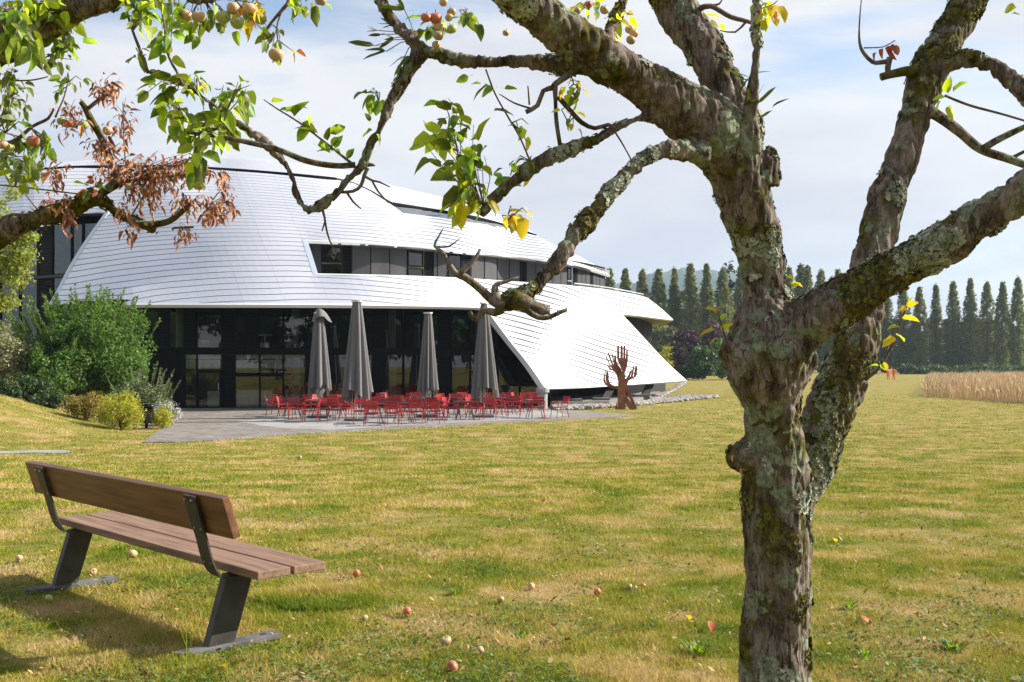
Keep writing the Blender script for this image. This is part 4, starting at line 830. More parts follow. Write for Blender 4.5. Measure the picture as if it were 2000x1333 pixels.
for rowname, row in (('front', front), ('middle', mid), ('back', back)):
    for i, (px, py, rz) in enumerate(row):
        view = 'seen from behind' if abs(((rz + 180) % 360) - 180) > 135 else 'facing the lawn' if abs(rz) < 45 else 'turned to the right' if 0 < rz < 140 else 'turned to the left'
        chair(px, py, rz + rnd(-8, 8), 'red armchair %s, %s from left in the %s line of chairs' % (view, ORD[i], rowname))
mb = MB(); mb.box((0, 0, .735), (.80, .80, .02)); TT = mb.build('tmp', None, bevel=.004).data; bpy.data.objects.remove(bpy.data.objects['tmp']); TT.name = 'table_top'
mb = MB(); mb.tube([(.36, .36, 0), (.16, .16, .725)], .016, 6); TL = mb.mesh('leg'); mb = MB(); mb.box((0, 0, .715), (.4, .4, .02)); TB = mb.mesh('frame')
for me in (TT, TL, TB): me.materials.append(M['tabletop'])
TBL = [(730, 830, 12), (790, 827, -8), (848, 822, 20), (908, 822, 5), (990, 812, 15), (1046, 818, -10), (630, 820, 30), (570, 816, 10), (655, 815, 0), (765, 812, 20), (940, 812, -15), (880, 811, 8), (820, 813, 30)]
for i, (px, py, rz) in enumerate(sorted(TBL)):
    q = flat(px, py); t = empty('terrace_table', (q.x, q.y, TZ), R(rz)); tag(t, 'small black square table among the red chairs, %s table from the left' % ORD[i], 'table', 'black tables on the terrace')
    link('table_top', TT, None, t); link('frame', TB, None, t)
    for k in range(4): o = link('leg', TL, None, t); o.rotation_euler = (0, 0, k * math.pi / 2)
def parasol(px, pyb, top, hem, wtop, whem, label, seed, hood=False):
    q = flat(px, pyb); D = q.y; zt = CAMH + (HORIZ - top) / FPX * D; zh = CAMH + (HORIZ - hem) / FPX * D; r0 = wtop / 2 / FPX * D; r1 = whem / 2 / FPX * D
    t = empty('closed_parasol', (q.x, q.y, TZ)); tag(t, label, 'parasol', 'closed grey parasols on the terrace'); H = zt - TZ; hz = zh - TZ
    rg = random.Random(seed); n = 96; rows = 26; V = []; F = []
    ph = [rg.uniform(0, 6.28) for _ in range(4)]; hemd = [rg.uniform(-.20, .30) for _ in range(16)]
    for j in range(rows):
        s = j / (rows - 1); rad = r0 + (r1 - r0) * s ** .9
        for i in range(n):
            a = 2 * math.pi * i / n
            fold = (.5 + .5 * math.sin(9 * a + ph[0] + .9 * math.sin(2 * a + ph[1]) + s * .5)) ** .7
            rr = rad * (.55 + .45 * fold * (.4 + .6 * s) + .40 * (1 - s) * .6) * (1 + .10 * math.sin(2 * a + ph[2]) * s)
            hk = (hemd[int(i / 6) % 16] * (1 - (i % 6) / 6) + hemd[(int(i / 6) + 1) % 16] * ((i % 6) / 6))
            z = H - .06 - (H - .06 - hz) * s + hk * s ** 4 * 1.2 + .08 * fold * s ** 5
            V.append((math.cos(a) * rr + .04 * s * math.sin(ph[3]), math.sin(a) * rr, z))
    for j in range(rows - 1):
        for i in range(n): F.append((j * n + i, (j + 1) * n + i, (j + 1) * n + (i + 1) % n, j * n + (i + 1) % n))
    mb = MB(); mb.add(V, F); mb.build('canopy', M['parasol'], t, smooth=True)
    mb = MB(); mb.tube([(0, 0, 0), (0, 0, H)], .035, 10); mb.build('pole', M['steel'], t)
    mb = MB(); mb.tube([(0, 0, H - .05), (0, 0, H + .01)], [r0 * 1.12, r0 * 1.2], 20); mb.build('cap', M['whitecap'], t)
    mb = MB(); mb.box((0, 0, .05), (.85, .85, .10)); mb.build('base', M['foot'], t)
    for k in range(5):
        a = 2 * math.pi * k / 5 + seed; mb = MB(); mb.tube([(math.cos(a) * r1 * .3, math.sin(a) * r1 * .3, hz - .32), (math.cos(a) * r0 * .6, math.sin(a) * r0 * .6, H - .3)], .014, 5); mb.build('rib', M['steel'], t)
    if hood:
        mb = MB(); vv = []; nn = 20
        for j in range(5):
            for i in range(nn):
                a = 2 * math.pi * i / nn; rr = r0 * (.35 + .42 * j) * (1.0 + .25 * math.sin(3 * a)); vv.append((math.cos(a) * rr + .05 * j * .5, math.sin(a) * rr, H + .16 - .028 * j * j - .03 * j * math.sin(2 * a + 1)))
        mb.add(vv, [(j * nn + i, (j + 1) * nn + i, (j + 1) * nn + (i + 1) % nn, j * nn + (i + 1) % nn) for j in range(4) for i in range(nn)]); mb.build('hood', M['parasol'], t, smooth=True)
parasol(623, 818, 611, 768, 17, 52, 'closed grey parasol with a drooping hood, leftmost of the four', 1, True)
parasol(697, 824, 588, 782, 18, 60, 'tallest closed grey parasol, second from the left', 2)
parasol(836, 816, 611, 772, 15, 42, 'slimmest closed grey parasol with white cap, third from the left', 3)
parasol(945, 817, 592, 772, 14, 54, 'closed grey parasol in front of the raised metal flap', 4)

# ------------------------------------------------------------------ rusty steel sculpture of hands
DS = 51.0; sc = flat(1221, 800); sculpt = empty('hand_sculpture', (sc.x, DS, ZT)); tag(sculpt, 'rusty steel sculpture of raised hands on the lawn before the metal flap', 'sculpture')
def plate(name, poly, dz, th=.09, lean=0.):
    pts = [P(1140 + x / 6.667, 640 + y / 6.667, DS) for x, y in poly]; zs = ZT
    mb = MB(); fr = [Vector((p.x - sculpt.location.x, dz + lean * (p.z - ZT), (p.z - ZT) * 1.0)) for p in pts]; mb.prism(fr, (0, th, 0)); mb.build(name, M['rust'], sculpt)
plate('front_hand', [(440, 1083), (450, 720), (455, 655), (480, 600), (500, 560), (470, 490), (441, 420), (438, 380), (437, 250), (448, 233), (460, 250), (462, 400), (480, 405), (482, 250), (495, 231), (506, 250), (508, 400), (519, 402), (520, 250), (530, 233), (540, 250), (542, 405), (552, 410), (556, 300), (564, 288), (573, 300), (574, 420), (560, 520), (537, 580), (528, 640), (545, 700), (541, 1083)], -.1, .22)
plate('left_raised_hand', [(455, 720), (440, 640), (420, 590), (380, 560), (350, 555), (312, 500), (318, 492), (350, 520), (372, 545), (378, 540), (345, 500), (285, 370), (292, 362), (300, 375), (355, 490), (372, 490), (315, 330), (322, 320), (332, 332), (390, 480), (398, 480), (367, 345), (374, 335), (384, 350), (405, 450), (402, 370), (412, 357), (424, 370), (432, 440), (450, 480), (490, 540), (500, 585), (480, 600)], .14, .1, .0)
plate('left_low_hand', [(446, 808), (350, 782), (290, 752), (265, 715), (262, 660), (290, 548), (298, 552), (283, 650), (286, 690), (297, 722), (302, 722), (290, 660), (306, 570), (320, 575), (331, 600), (334, 680), (346, 725), (380, 750), (450, 776)], .25, .08)
plate('right_hand', [(705, 1066), (668, 1062), (548, 800), (542, 690), (502, 688), (520, 650), (540, 615), (556, 618), (552, 640), (548, 672), (580, 650), (600, 600), (630, 545), (640, 550), (614, 642), (622, 642), (655, 505), (665, 497), (672, 510), (650, 640), (660, 640), (685, 500), (695, 493), (706, 505), (706, 600), (690, 645), (620, 682), (592, 697), (577, 740), (640, 900)], .3, .1)
plate('brace', [(545, 880), (694, 1076), (612, 1088), (545, 988)], -.05, .12, .0)
plate('brace', [(412, 1078), (440, 985), (440, 1083)], .15, .3)

# white stones round the flap, tall dry grass, people
def stones():
    V = []; F = []; b = 0; ico = bmesh.new(); bmesh.ops.create_icosphere(ico, subdivisions=1, radius=1); iv = np.array([v.co[:] for v in ico.verts]); ifc = [[v.index for v in f.verts] for f in ico.faces]; ico.free()
    rg = np.random.RandomState(5); polys = [[(1075, 797), (1190, 795), (1255, 789), (1330, 776), (1400, 776), (1402, 778), (1340, 784), (1250, 793), (1140, 801), (1085, 803)], [(1262, 783), (1292, 772), (1318, 760), (1332, 746), (1341, 744), (1338, 752), (1310, 768), (1278, 786)]]
    for pg, n in zip(polys, (5200, 2200)):
        a = np.array(pg); k = 0
        while k < n:
            m = 400; x = rg.uniform(a[:, 0].min(), a[:, 0].max(), m); y = rg.uniform(a[:, 1].min(), a[:, 1].max(), m); ok = pip(x, y, pg)
            for px, py in zip(x[ok], y[ok]):
                q = flat(px, py); s = rg.uniform(.055, .125) * (1 + .006 * (q.y - 45)); d = iv * (s * np.array([rg.uniform(.8, 1.3), rg.uniform(.7, 1.2), rg.uniform(.45, .8)])) * (1 + .25 * (rg.rand(len(iv), 1) - .5))
                an = rg.uniform(0, 6.28); c, s_ = math.cos(an), math.sin(an); d = np.stack([d[:, 0] * c - d[:, 1] * s_, d[:, 0] * s_ + d[:, 1] * c, d[:, 2]], -1)
                V.append(d + np.array([q.x, q.y, ZT + .04 + rg.rand() * .1])); F += [[i + b for i in f] for f in ifc]; b += len(iv); k += 1
    return np.vstack(V), np.array(F)
v, f = stones(); tag(link('gravel', mesh_np('gravel', v, f), M['stone']), 'pale rounded stones along the foot of the metal flap', kind='stuff')
rg = np.random.RandomState(9); DG = [(1803, 776), (1900, 781), (2140, 800), (2160, 750), (1990, 741), (1815, 744)]
n = 26000; x = rg.uniform(1795, 2160, n * 3); y = 741 + 60 * rg.rand(n * 3) ** 1.5; ok = pip(x, y, DG); x, y = x[ok][:n], y[ok][:n]
D = FPX * 2.25 / (y - HORIZ); gx = (x - 1000) / FPX * D; hh = (.75 + .35 * vnoise(np.stack([gx * .5, D * .5, D * 0], -1)) + .3 * rg.rand(len(x))) * 1.15; w = .010 + .006 * rg.rand(len(x)); an = rg.rand(len(x)) * 6.28; ln = rg.normal(size=(len(x), 2)) * .13
base = np.stack([gx, D, np.full(len(x), ZT)], -1); sd = np.stack([np.cos(an), np.sin(an), 0 * an], -1) * w[:, None]
mid_ = base + np.stack([ln[:, 0] * .4, ln[:, 1] * .4, hh * .65], -1); tip = base + np.stack([ln[:, 0] * 1.3, ln[:, 1] * 1.3, hh], -1)
v = np.stack([base - sd, base + sd, mid_ + sd * .8, mid_ - sd * .8, mid_ + sd * 1.6, tip + sd * .5, tip - sd * .5, mid_ - sd * 1.6], 1).reshape(-1, 3); k = np.arange(len(x))[:, None] * 8
f = np.concatenate([k + np.array([0, 1, 2, 3]), k + np.array([7, 4, 5, 6])]); tag(link('tall_grass', mesh_np('tall_grass', v, f), M['drygrass']), 'tall uncut dry grass strip at the right edge of the field', kind='stuff')
def skin_mesh(name, joints, edges, rad, root=0):
    me = bpy.data.meshes.new(name); me.from_pydata(joints, edges, []); o = bpy.data.objects.new(name, me); C.objects.link(o)
    md = o.modifiers.new('s', 'SKIN'); sub_ = o.modifiers.new('u', 'SUBSURF'); sub_.levels = 1; sub_.render_levels = 1
    for i, v in enumerate(me.skin_vertices[0].data): r = rad[i] if hasattr(rad[i], '__len__') else (rad[i], rad[i]); v.radius = r; v.use_root = (i == root)
    dg = bpy.context.evaluated_depsgraph_get(); res = bpy.data.meshes.new_from_object(o.evaluated_get(dg)); bpy.data.objects.remove(o); res.name = name
    res.polygons.foreach_set('use_smooth', [True] * len(res.polygons)); return res
def person(px, py, D, rz, label, pose):
    q = P(px, py, D); t = empty('person', (q.x, q.y, ZT), rz); tag(t, label, 'person', 'people in orange on the far lawn')
    s = pose
    J = [(0, 0, .95), (0, .01, 1.2), (0, 0, 1.42), (0, -.02, 1.55), (0, -.05, 1.68), (-.1, 0, .9), (-.12, -.02 + s, .48), (-.13, .04 + s * 1.2, .05), (.1, 0, .9), (.12, -.02 - s, .48), (.14, .04 - s * 1.2, .05), (-.21, 0, 1.38), (-.27, .03, 1.1), (-.22, -.16, .95), (.21, 0, 1.38), (.27, .0, 1.1), (.2, -.2, 1.0), (-.13, -.1 + s * 1.2, .04), (.14, -.1 - s * 1.2, .04)]
    E_ = [(0, 1), (1, 2), (2, 3), (3, 4), (0, 5), (5, 6), (6, 7), (0, 8), (8, 9), (9, 10), (2, 11), (11, 12), (12, 13), (2, 14), (14, 15), (15, 16), (7, 17), (10, 18)]
    Rr = [(.15, .10), (.15, .10), (.13, .08), .05, .10, .09, .065, .045, .09, .065, .045, .06, .045, .035, .06, .045, .035, .045, .045]
    b = skin_mesh('body', J, E_, Rr); b.materials.append(M['skin']); link('body', b, None, t)
    keep = [0, 1, 2, 5, 6, 7, 8, 9, 10, 11, 12, 14, 15]; mp = {k: i for i, k in enumerate(keep)}
    su = skin_mesh('overalls', [J[k] for k in keep], [(mp[a], mp[b_]) for a, b_ in E_ if a in mp and b_ in mp], [(tuple(r * 1.22 for r in Rr[k]) if hasattr(Rr[k], '__len__') else Rr[k] * 1.3) for k in keep]); su.materials.append(M['orange']); link('overalls', su, None, t)
    mb = MB(); bmh = bmesh.new(); bmesh.ops.create_icosphere(bmh, subdivisions=2, radius=.115, matrix=Matrix.Translation((0, -.03, 1.71))); mh = bpy.data.meshes.new('hair'); bmesh.ops.delete(bmh, geom=[v for v in bmh.verts if v.co.z < 1.69 and v.co.y < -.05], context='VERTS'); bmh.to_mesh(mh); bmh.free(); link('hair', mh, M['hair'], t)
person(1735, 735, 150, R(200), 'person in orange overalls standing on the far lawn, the left one', .06)
person(1746, 736, 148, R(150), 'person in orange overalls with arms forward, the right one', .12)

V_, F_, b0 = [], [], 0
for i in range(12):
    x = -75 + i * 11 + rnd(-3, 3); h = rnd(17, 23); v, f = leaf_cloud(3600, ellipsoid(7.5, 5, h / 2, h * .50, .3, 2.0), .62, 90, seed=700 + i); V_.append(v + np.array([x, -48 + rnd(-6, 6), 0])); F_.append(f + b0); b0 += len(v)
tag(link('woodland', mesh_np('woodland', np.vstack(V_), np.vstack(F_)), M['shrub2']), 'row of trees behind the viewer that shows only in the window panes', kind='stuff')

# ------------------------------------------------------------------ bench
bench = empty('park_bench', (-1.706, 5.215, 0), -.79); tag(bench, 'long wooden park bench with black iron legs, seen from behind on the lawn', 'bench')
AN, AF = .30, -2.36
def plank(name, y0, y1, z0, z1, m, tilt=None):
    mb = MB()
    if tilt: mb.prism([(AF, tilt[0], tilt[1]), (AF, tilt[2], tilt[3]), (AF, tilt[2] + .042, tilt[3] + .012), (AF, tilt[0] + .042, tilt[1] + .012)], (AN - AF, 0, 0))
    else: mb.box(((AN + AF) / 2, (y0 + y1) / 2, (z0 + z1) / 2), (AN - AF, y1 - y0, z1 - z0))
    return mb.build(name, m, bench, bevel=.006)
plank('seat_plank', .285, .480, .400, .445, M['wood_seat']); plank('seat_plank', .500, .700, .398, .443, M['wood_seat'])
plank('backrest', 0, 0, 0, 0, M['wood_back'], (.150, .625, .085, .835))
for k, a in enumerate((0.0, -2.06)):
    w = .062
    mb = MB(); mb.prism([(a - w / 2, .155, .03), (a - w / 2, .31, .03), (a - w / 2, .425, .395), (a - w / 2, .265, .395)], (w, 0, 0)); mb.build('leg', M['iron'], bench, bevel=.006)
    pts = [(.075, .828), (.112, .70), (.145, .60), (.172, .50), (.205, .425), (.24, .392), (.285, .384), (.42, .384)]
    mb = MB(); prof = spline([(0, y, z) for y, z in pts], .02); n = len(prof); V = []
    for i in range(n):
        t = prof[min(i + 1, n - 1)] - prof[max(i - 1, 0)]; t /= np.linalg.norm(t); nn = np.array([0, -t[2], t[1]]) * .005
        if nn[1] > 0: nn = -nn
        ww = .058 if prof[i][2] > .42 else .046
        for s in (-1, 1):
            for q in (0, 1): p = prof[i] + nn * (2 * q); V.append((a + s * ww, p[1] - .004, p[2]))
    F = []
    for i in range(n - 1):
        b = 4 * i; F += [(b, b + 4, b + 6, b + 2), (b + 1, b + 3, b + 7, b + 5), (b, b + 1, b + 5, b + 4), (b + 2, b + 6, b + 7, b + 3)]
    F += [(0, 2, 3, 1), (4 * n - 4, 4 * n - 3, 4 * n - 1, 4 * n - 2)]
    mb.add(V, F); br = mb.build('back_bracket', M['iron'], bench)
    for (s, y, z) in [(-.034, .066, .805), (.034, .066, .805), (-.034, .122, .655), (.034, .122, .655), (-.034, .178, .47), (.034, .178, .47)]:
        mb = MB(); mb.tube([(a + s, y, z), (a + s, y - .012, z - .003)], .0065, 8); sub(mb.build('bolt', M['bolt'], None), br)
    mb = MB(); ft = []
    for i in range(14): an = math.pi * i / 13; ft.append((a + .05 * math.cos(an), .035 - .05 * math.sin(an), .004))
    ft += [(a - .05, .58, .004), (a + .05, .58, .004)]
    mb.prism(ft, (0, 0, .030)); fo = mb.build('foot_plate', M['foot'], bench, bevel=.005)
    for y in (.045, .50):
        mb = MB(); mb.tube([(a, y, .033), (a, y, .0365)], .018, 12); sub(mb.build('anchor_bolt', M['iron'], None), fo)

# ------------------------------------------------------------------ apple trees
def pxc(rows, D):
    """rows of (px, py, radius px[, depth]) -> xyz + radius in metres"""
    out = []
    for i, r in enumerate(rows):
        d = r[3] if len(r) > 3 else D; p = P(r[0], r[1], d); out.append((p.x, p.y, p.z, r[2] / FPX * d))
    return out
def limb_tube(mb, rows, D, step=.03, n=14, wob=.028, seed=0):
    a = spline(pxc(rows, D), step); q = a[:, :3]
    nz = vnoise(q * 9, seed) ; a[:, 3] *= 1 + wob * nz * 1.6 + wob * vnoise(q * 25, seed + 1)
    a[:, 0] += .13 * a[:, 3] * vnoise(q * 7, seed + 5); a[:, 2] += .13 * a[:, 3] * vnoise(q * 7, seed + 6)
    mb.tube(a[:, :3], list(np.maximum(a[:, 3], .0012)), n); return a
def woody(name, mb, m, parent, voxel, amp, freq, seed=0):
    """melt the tubes into one skin and roughen it"""
    me = mb.mesh(name); o = bpy.data.objects.new(name, me); C.objects.link(o)
    md = o.modifiers.new('r', 'REMESH'); md.mode = 'VOXEL'; md.voxel_size = voxel
    sm = o.modifiers.new('sm', 'SMOOTH'); sm.iterations = 3; sm.factor = .5
    dg = bpy.context.evaluated_depsgraph_get(); res = bpy.data.meshes.new_from_object(o.evaluated_get(dg)); bpy.data.objects.remove(o)
    n = len(res.vertices); co = np.empty(n * 3, np.float32); no = np.empty(n * 3, np.float32); res.vertices.foreach_get('co', co); res.vertices.foreach_get('normal', no)
    co = co.reshape(-1, 3).astype(float); no = no.reshape(-1, 3).astype(float); st = np.array([1, 1, .32])
    if name == 'trunk' and m == M['bark']:      # right-hand side of the lower trunk flattened so the sun lights a strip
        ax = np.array([.885 - .93, 3.41 - 3.45]); n2 = np.array([.85, -.527]); wgt = 1 - sstep((co[:, 2] - .98) / .18)
        ex = (co[:, :2] - ax) @ n2 - .094; push = np.where(ex > 0, ex * .9, 0) * wgt; co[:, :2] -= push[:, None] * n2
    d = np.zeros(n)
    for (fq, am, k) in freq: d += am * vnoise(co * fq * (st if k else 1), seed + int(fq))
    rid = 1 - np.abs(vnoise(co * 38 * st, seed + 77)) * 2; d += np.where(rid > .5, -(rid - .5) * .014, 0) * amp   # bark cracks
    co += no * (d * amp)[:, None]; res.vertices.foreach_set('co', co.astype(np.float32).ravel()); res.polygons.foreach_set('use_smooth', np.ones(len(res.polygons), bool)); res.update(); res.name = name
    return link(name, res, m, parent), co, no
tree = empty('apple_tree', (.93, 3.45, 0)); tag(tree, 'old gnarled apple tree with lichen and moss on its forked trunk', 'tree')
TREE0 = np.array(tree.location)
def local(mb, root):
    L = root.location; mb.v = [(v[0] - L.x, v[1] - L.y, v[2] - L.z) for v in mb.v]; return mb
mb = MB()
limb_tube(mb, [(1520, 1640, 96, 3.45), (1519, 1500, 84, 3.43), (1517, 1333, 77, 3.42), (1519, 1200, 72, 3.41), (1518, 1080, 70, 3.40), (1513, 960, 67, 3.39), (1507, 880, 60, 3.37), (1505, 800, 57, 3.35), (1504, 745, 74, 3.33), (1505, 700, 88, 3.33), (1501, 640, 74, 3.34), (1494, 585, 46, 3.35), (1486, 520, 44, 3.35), (1473, 450, 46, 3.34), (1456, 385, 50, 3.32), (1432, 320, 57, 3.30), (1395, 262, 60, 3.27), (1335, 215, 57, 3.22), (1270, 172, 49, 3.17), (1200, 128, 45, 3.12), (1130, 85, 43, 3.07), (1060, 35, 40, 3.02), (1000, -20, 38, 2.97), (900, -110, 36, 2.9)], 3.4, n=20, seed=1)
limb_tube(mb, [(1440, 330, 40, 3.35), (1448, 260, 44, 3.38), (1425, 190, 42, 3.42), (1385, 115, 41, 3.46), (1340, 45, 42, 3.5), (1295, -30, 42, 3.54), (1240, -120, 36, 3.6)], 3.4, seed=2, n=18)
limb_tube(mb, [(1500, 680, 46, 3.33), (1575, 635, 51, 3.28), (1650, 588, 46, 3.22), (1740, 538, 42, 3.15), (1830, 488, 42, 3.08), (1920, 425, 40, 3.0), (2010, 362, 37, 2.93), (2140, 270, 36, 2.82)], 3.2, seed=3, n=18)
limb_tube(mb, [(1548, 1010, 38, 3.46), (1572, 930, 44, 3.49), (1596, 860, 44, 3.52), (1622, 790, 46, 3.55), (1652, 725, 47, 3.58), (1676, 655, 42, 3.6), (1688, 590, 40, 3.62), (1703, 520, 38, 3.65), (1722, 440, 33, 3.68), (1752, 340, 34, 3.71), (1787, 235, 33, 3.74), (1810, 155, 36, 3.77), (1850, 75, 34, 3.8), (1905, -15, 31, 3.84), (1980, -110, 26, 3.88)], 3.6, seed=4, n=18)
limb_tube(mb, [(1650, 770, 34, 3.56), (1672, 752, 24, 3.54), (1690, 742, 10, 3.52)], 3.5, seed=5)   # stub
limb_tube(mb, [(1685, 640, 28, 3.6), (1708, 620, 20, 3.58), (1716, 606, 12, 3.57)], 3.5, seed=6)
limb_tube(mb, [(1460, 890, 40, 3.37), (1443, 892, 27, 3.34), (1434, 890, 16, 3.32)], 3.4, seed=7)         # knot low at left
limb_tube(mb, [(1440, 690, 40, 3.3), (1428, 700, 30, 3.28)], 3.3, seed=8); limb_tube(mb, [(1560, 700, 40, 3.3), (1590, 690, 26, 3.3)], 3.3, seed=9)
limb_tube(mb, [(1490, 360, 30, 3.3), (1502, 305, 18, 3.28), (1508, 300, 9, 3.27)], 3.3, seed=10)
limb_tube(mb, [(1466, 300, 22, 3.24), (1468, 232, 15, 3.22), (1474, 160, 11, 3.2), (1477, 70, 9, 3.18), (1478, -30, 8, 3.16)], 3.2, seed=11, n=10)
limb_tube(mb, [(1150, 130, 20, 3.12), (1060, 122, 16, 3.15), (980, 122, 15, 3.18), (900, 118, 14, 3.22), (845, 104, 15, 3.26), (815, 110, 14, 3.27), (770, 190, 12, 3.29), (735, 265, 11, 3.30), (700, 330, 11, 3.31), (660, 372, 11, 3.32), (625, 402, 10.5, 3.33), (603, 412, 9.5, 3.33), (580, 385, 8.5, 3.34), (568, 345, 8, 3.34), (545, 305, 7.5, 3.35), (495, 262, 7.5, 3.36), (440, 225, 7, 3.37), (385, 182, 7.5, 3.38), (345, 160, 7, 3.39), (310, 142, 6, 3.40), (289, 143, 5, 3.4)], 3.3, seed=12, n=12, step=.02)
limb_tube(mb, [(838, 108, 14, 3.26), (800, 72, 12, 3.28), (762, 30, 10, 3.3), (735, -20, 9, 3.33)], 3.3, seed=13, n=10)
limb_tube(mb, [(1330, 245, 26, 3.2), (1265, 228, 14, 3.16), (1200, 252, 12, 3.14), (1140, 283, 10.5, 3.12), (1060, 315, 10, 3.1), (1010, 350, 9.5, 3.09), (965, 388, 9, 3.08), (938, 420, 9, 3.07)], 3.1, seed=14, n=12, step=.02)
limb_tube(mb, [(1370, 300, 26, 3.2), (1300, 292, 13, 3.12), (1245, 320, 13, 3.08), (1190, 375, 13.5, 3.04), (1140, 440, 14.5, 3.0), (1095, 505, 15, 2.97), (1055, 555, 16, 2.95), (1020, 580, 20, 2.93), (990, 590, 22, 2.92), (975, 600, 16, 2.92)], 3.0, seed=15, n=14, step=.02)
limb_tube(mb, [(1185, 75, 16, 3.2), (1200, 40, 15, 3.24), (1225, -10, 13, 3.28)], 3.2, seed=16, n=10); limb_tube(mb, [(1165, 105, 20, 3.14), (1185, 72, 16, 3.2)], 3.2, seed=161, n=10)
limb_tube(mb, [(1800, 140, 24, 3.76), (1850, 122, 20, 3.74), (1890, 114, 19, 3.7), (1940, 128, 18, 3.66), (1985, 168, 17, 3.62), (2050, 230, 16, 3.56)], 3.7, seed=17, n=12)
trunk, tco, tno = woody('trunk', local(mb, tree), M['bark'], tree, .0048, 1.0, [(3.5, .011, 0), (9, .006, 0), (22, .005, 1), (45, .005, 1), (90, .005, 1)], 3)
# thinner branches: each one its own part
def branch(rows, D, root, m='twig', name='branch', n=7, seed=0, wob=.05):
    mb = MB(); limb_tube(mb, rows, D, .018, n, wob, seed); return local(mb, root).build(name, M[m], root, smooth=True)
TW = [([(364, 259, 3), (420, 266, 4), (488, 279, 5), (544, 293, 5.5), (600, 315, 6), (656, 324, 6), (694, 322, 6)], 3.31, 'bark'), ([(357, 168, 4), (345, 140, 3), (330, 112, 3), (322, 56, 2.5), (311, -10, 2)], 3.38, 0),
      ([(289, 143, 4), (278, 109, 3.4), (263, 71, 3), (251, 34, 2.6), (243, -10, 2)], 3.4, 0), ([(515, 195, 1), (540, 212, 1.5), (585, 240, 1.8), (638, 281, 2.2), (690, 322, 3)], 3.3, 0),
      ([(949, 136, 2), (967, 184, 1.6), (994, 232, 1.6), (1016, 270, 1.6), (1038, 322, 2)], 3.12, 0), ([(1120, 140, 7), (1084, 165, 6), (1080, 172, 6), (1061, 178, 5), (1050, 206, 5), (1027, 219, 5)], 3.1, 'bark'), ([(1084, 168, 6), (1085, 200, 4), (1087, 240, 4), (1096, 298, 4)], 3.1, 'bark'),
      ([(1090, 190, 5), (1112, 215, 5), (1136, 240, 5), (1162, 251, 4.5), (1188, 244, 4), (1200, 252, 5)], 3.13, 'bark'), ([(975, 184, 1), (1005, 202, 1.6), (1036, 212, 2)], 3.1, 0), ([(1031, 168, 1.2), (1034, 205, 2)], 3.1, 0), ([(1200, 256, 2), (1218, 285, 1.5), (1236, 318, 1.5)], 3.1, 0),
      ([(718, 329, 4), (711, 344, 4), (705, 363, 4), (690, 374, 3.5), (662, 376, 3)], 3.31, 0), ([(700, 326, 5), (722, 322, 4), (732, 324, 2)], 3.31, 0), ([(711, 344, 3), (727, 353, 2.5), (741, 356, 2), (762, 366, 1.2)], 3.31, 0), ([(727, 354, 2.2), (739, 375, 1.8), (759, 397, 1)], 3.31, 0), ([(676, 374, 3), (690, 395, 2), (705, 408, 1.2)], 3.31, 0),
      ([(628, 404, 3.5), (634, 425, 2.5), (637, 445, 2.2), (644, 470, 1.8), (658, 496, 1)], 3.33, 0), ([(635, 432, 2), (629, 452, 1.4)], 3.33, 0), ([(696, 330, 4), (668, 372, 3), (650, 392, 3)], 3.30, 0),
      ([(985, 598, 11), (966, 590, 10), (936, 562, 8), (908, 541, 7.5), (888, 532, 6), (866, 495, 3.5), (849, 481, 3), (856, 464, 2), (866, 446, 1)], 2.9, 'bark'), ([(898, 536, 5.5), (912, 522, 5), (928, 506, 4), (938, 487, 2.5)], 2.88, 'bark'), ([(849, 482, 2), (876, 482, 1.8), (898, 466, 1)], 2.9, 0),
      ([(982, 604, 9), (966, 611, 8), (946, 607, 6.5), (928, 625, 7), (917, 609, 5)], 2.88, 'bark'), ([(1000, 588, 20), (1020, 592, 17), (1044, 604, 14), (1074, 606, 9)], 2.9, 'bark2'), ([(1030, 608, 7), (1050, 620, 6), (1070, 621, 5.5), (1090, 612, 5), (1108, 605, 4)], 2.88, 'bark'), ([(972, 588, 9), (967, 568, 8), (970, 556, 5), (990, 550, 3), (1014, 541, 1.5)], 2.9, 'bark'),
      ([(1790, 142, 14), (1771, 139, 10), (1738, 146, 8), (1721, 151, 8)], 3.74, 'bark'), ([(1736, 146, 6), (1734, 134, 6), (1738, 113, 6)], 3.74, 'bark'), ([(1737, 120, 5), (1718, 123, 4.5), (1704, 122, 4), (1687, 105, 3.4), (1679, 84, 2.6), (1679, 42, 1.6), (1683, -8, 1)], 3.74, 0), ([(1687, 94, 1.4), (1725, 92, 1.1), (1748, 79, 1)], 3.74, 0),
      ([(1845, 187, 2.5), (1893, 206, 2.5), (1956, 223, 2.2), (2030, 245, 2)], 3.6, 0), ([(1812, 215, 13), (1830, 226, 11), (1872, 256, 10), (1914, 292, 9.5), (1969, 311, 8.5), (2020, 328, 8)], 3.7, 'bark'), ([(1918, 291, 7), (1956, 269, 6.5), (2030, 235, 5)], 3.68, 'bark'), ([(1975, 310, 4), (2010, 292, 3)], 3.7, 0),
      ([(1366, 17, 6), (1389, 12, 5), (1427, 33, 4.5), (1460, 42, 4), (1497, 56, 2)], 3.45, 0), ([(1458, 42, 3), (1436, 63, 2), (1406, 60, 1)], 3.45, 0), ([(1389, 12, 3), (1405, 8, 2), (1412, -4, 1)], 3.45, 0), ([(1690, 742, 3.4), (1715, 722, 3), (1735, 690, 2.6), (1752, 650, 2.2), (1765, 615, 2), (1776, 588, 1.4)], 3.5, 0), ([(1425, 690, 2.5), (1416, 660, 1.8), (1408, 630, 1.6), (1400, 604, 1)], 3.28, 0), ([(1530, 600, 2), (1542, 570, 1.6), (1548, 548, 1)], 3.35, 0)]
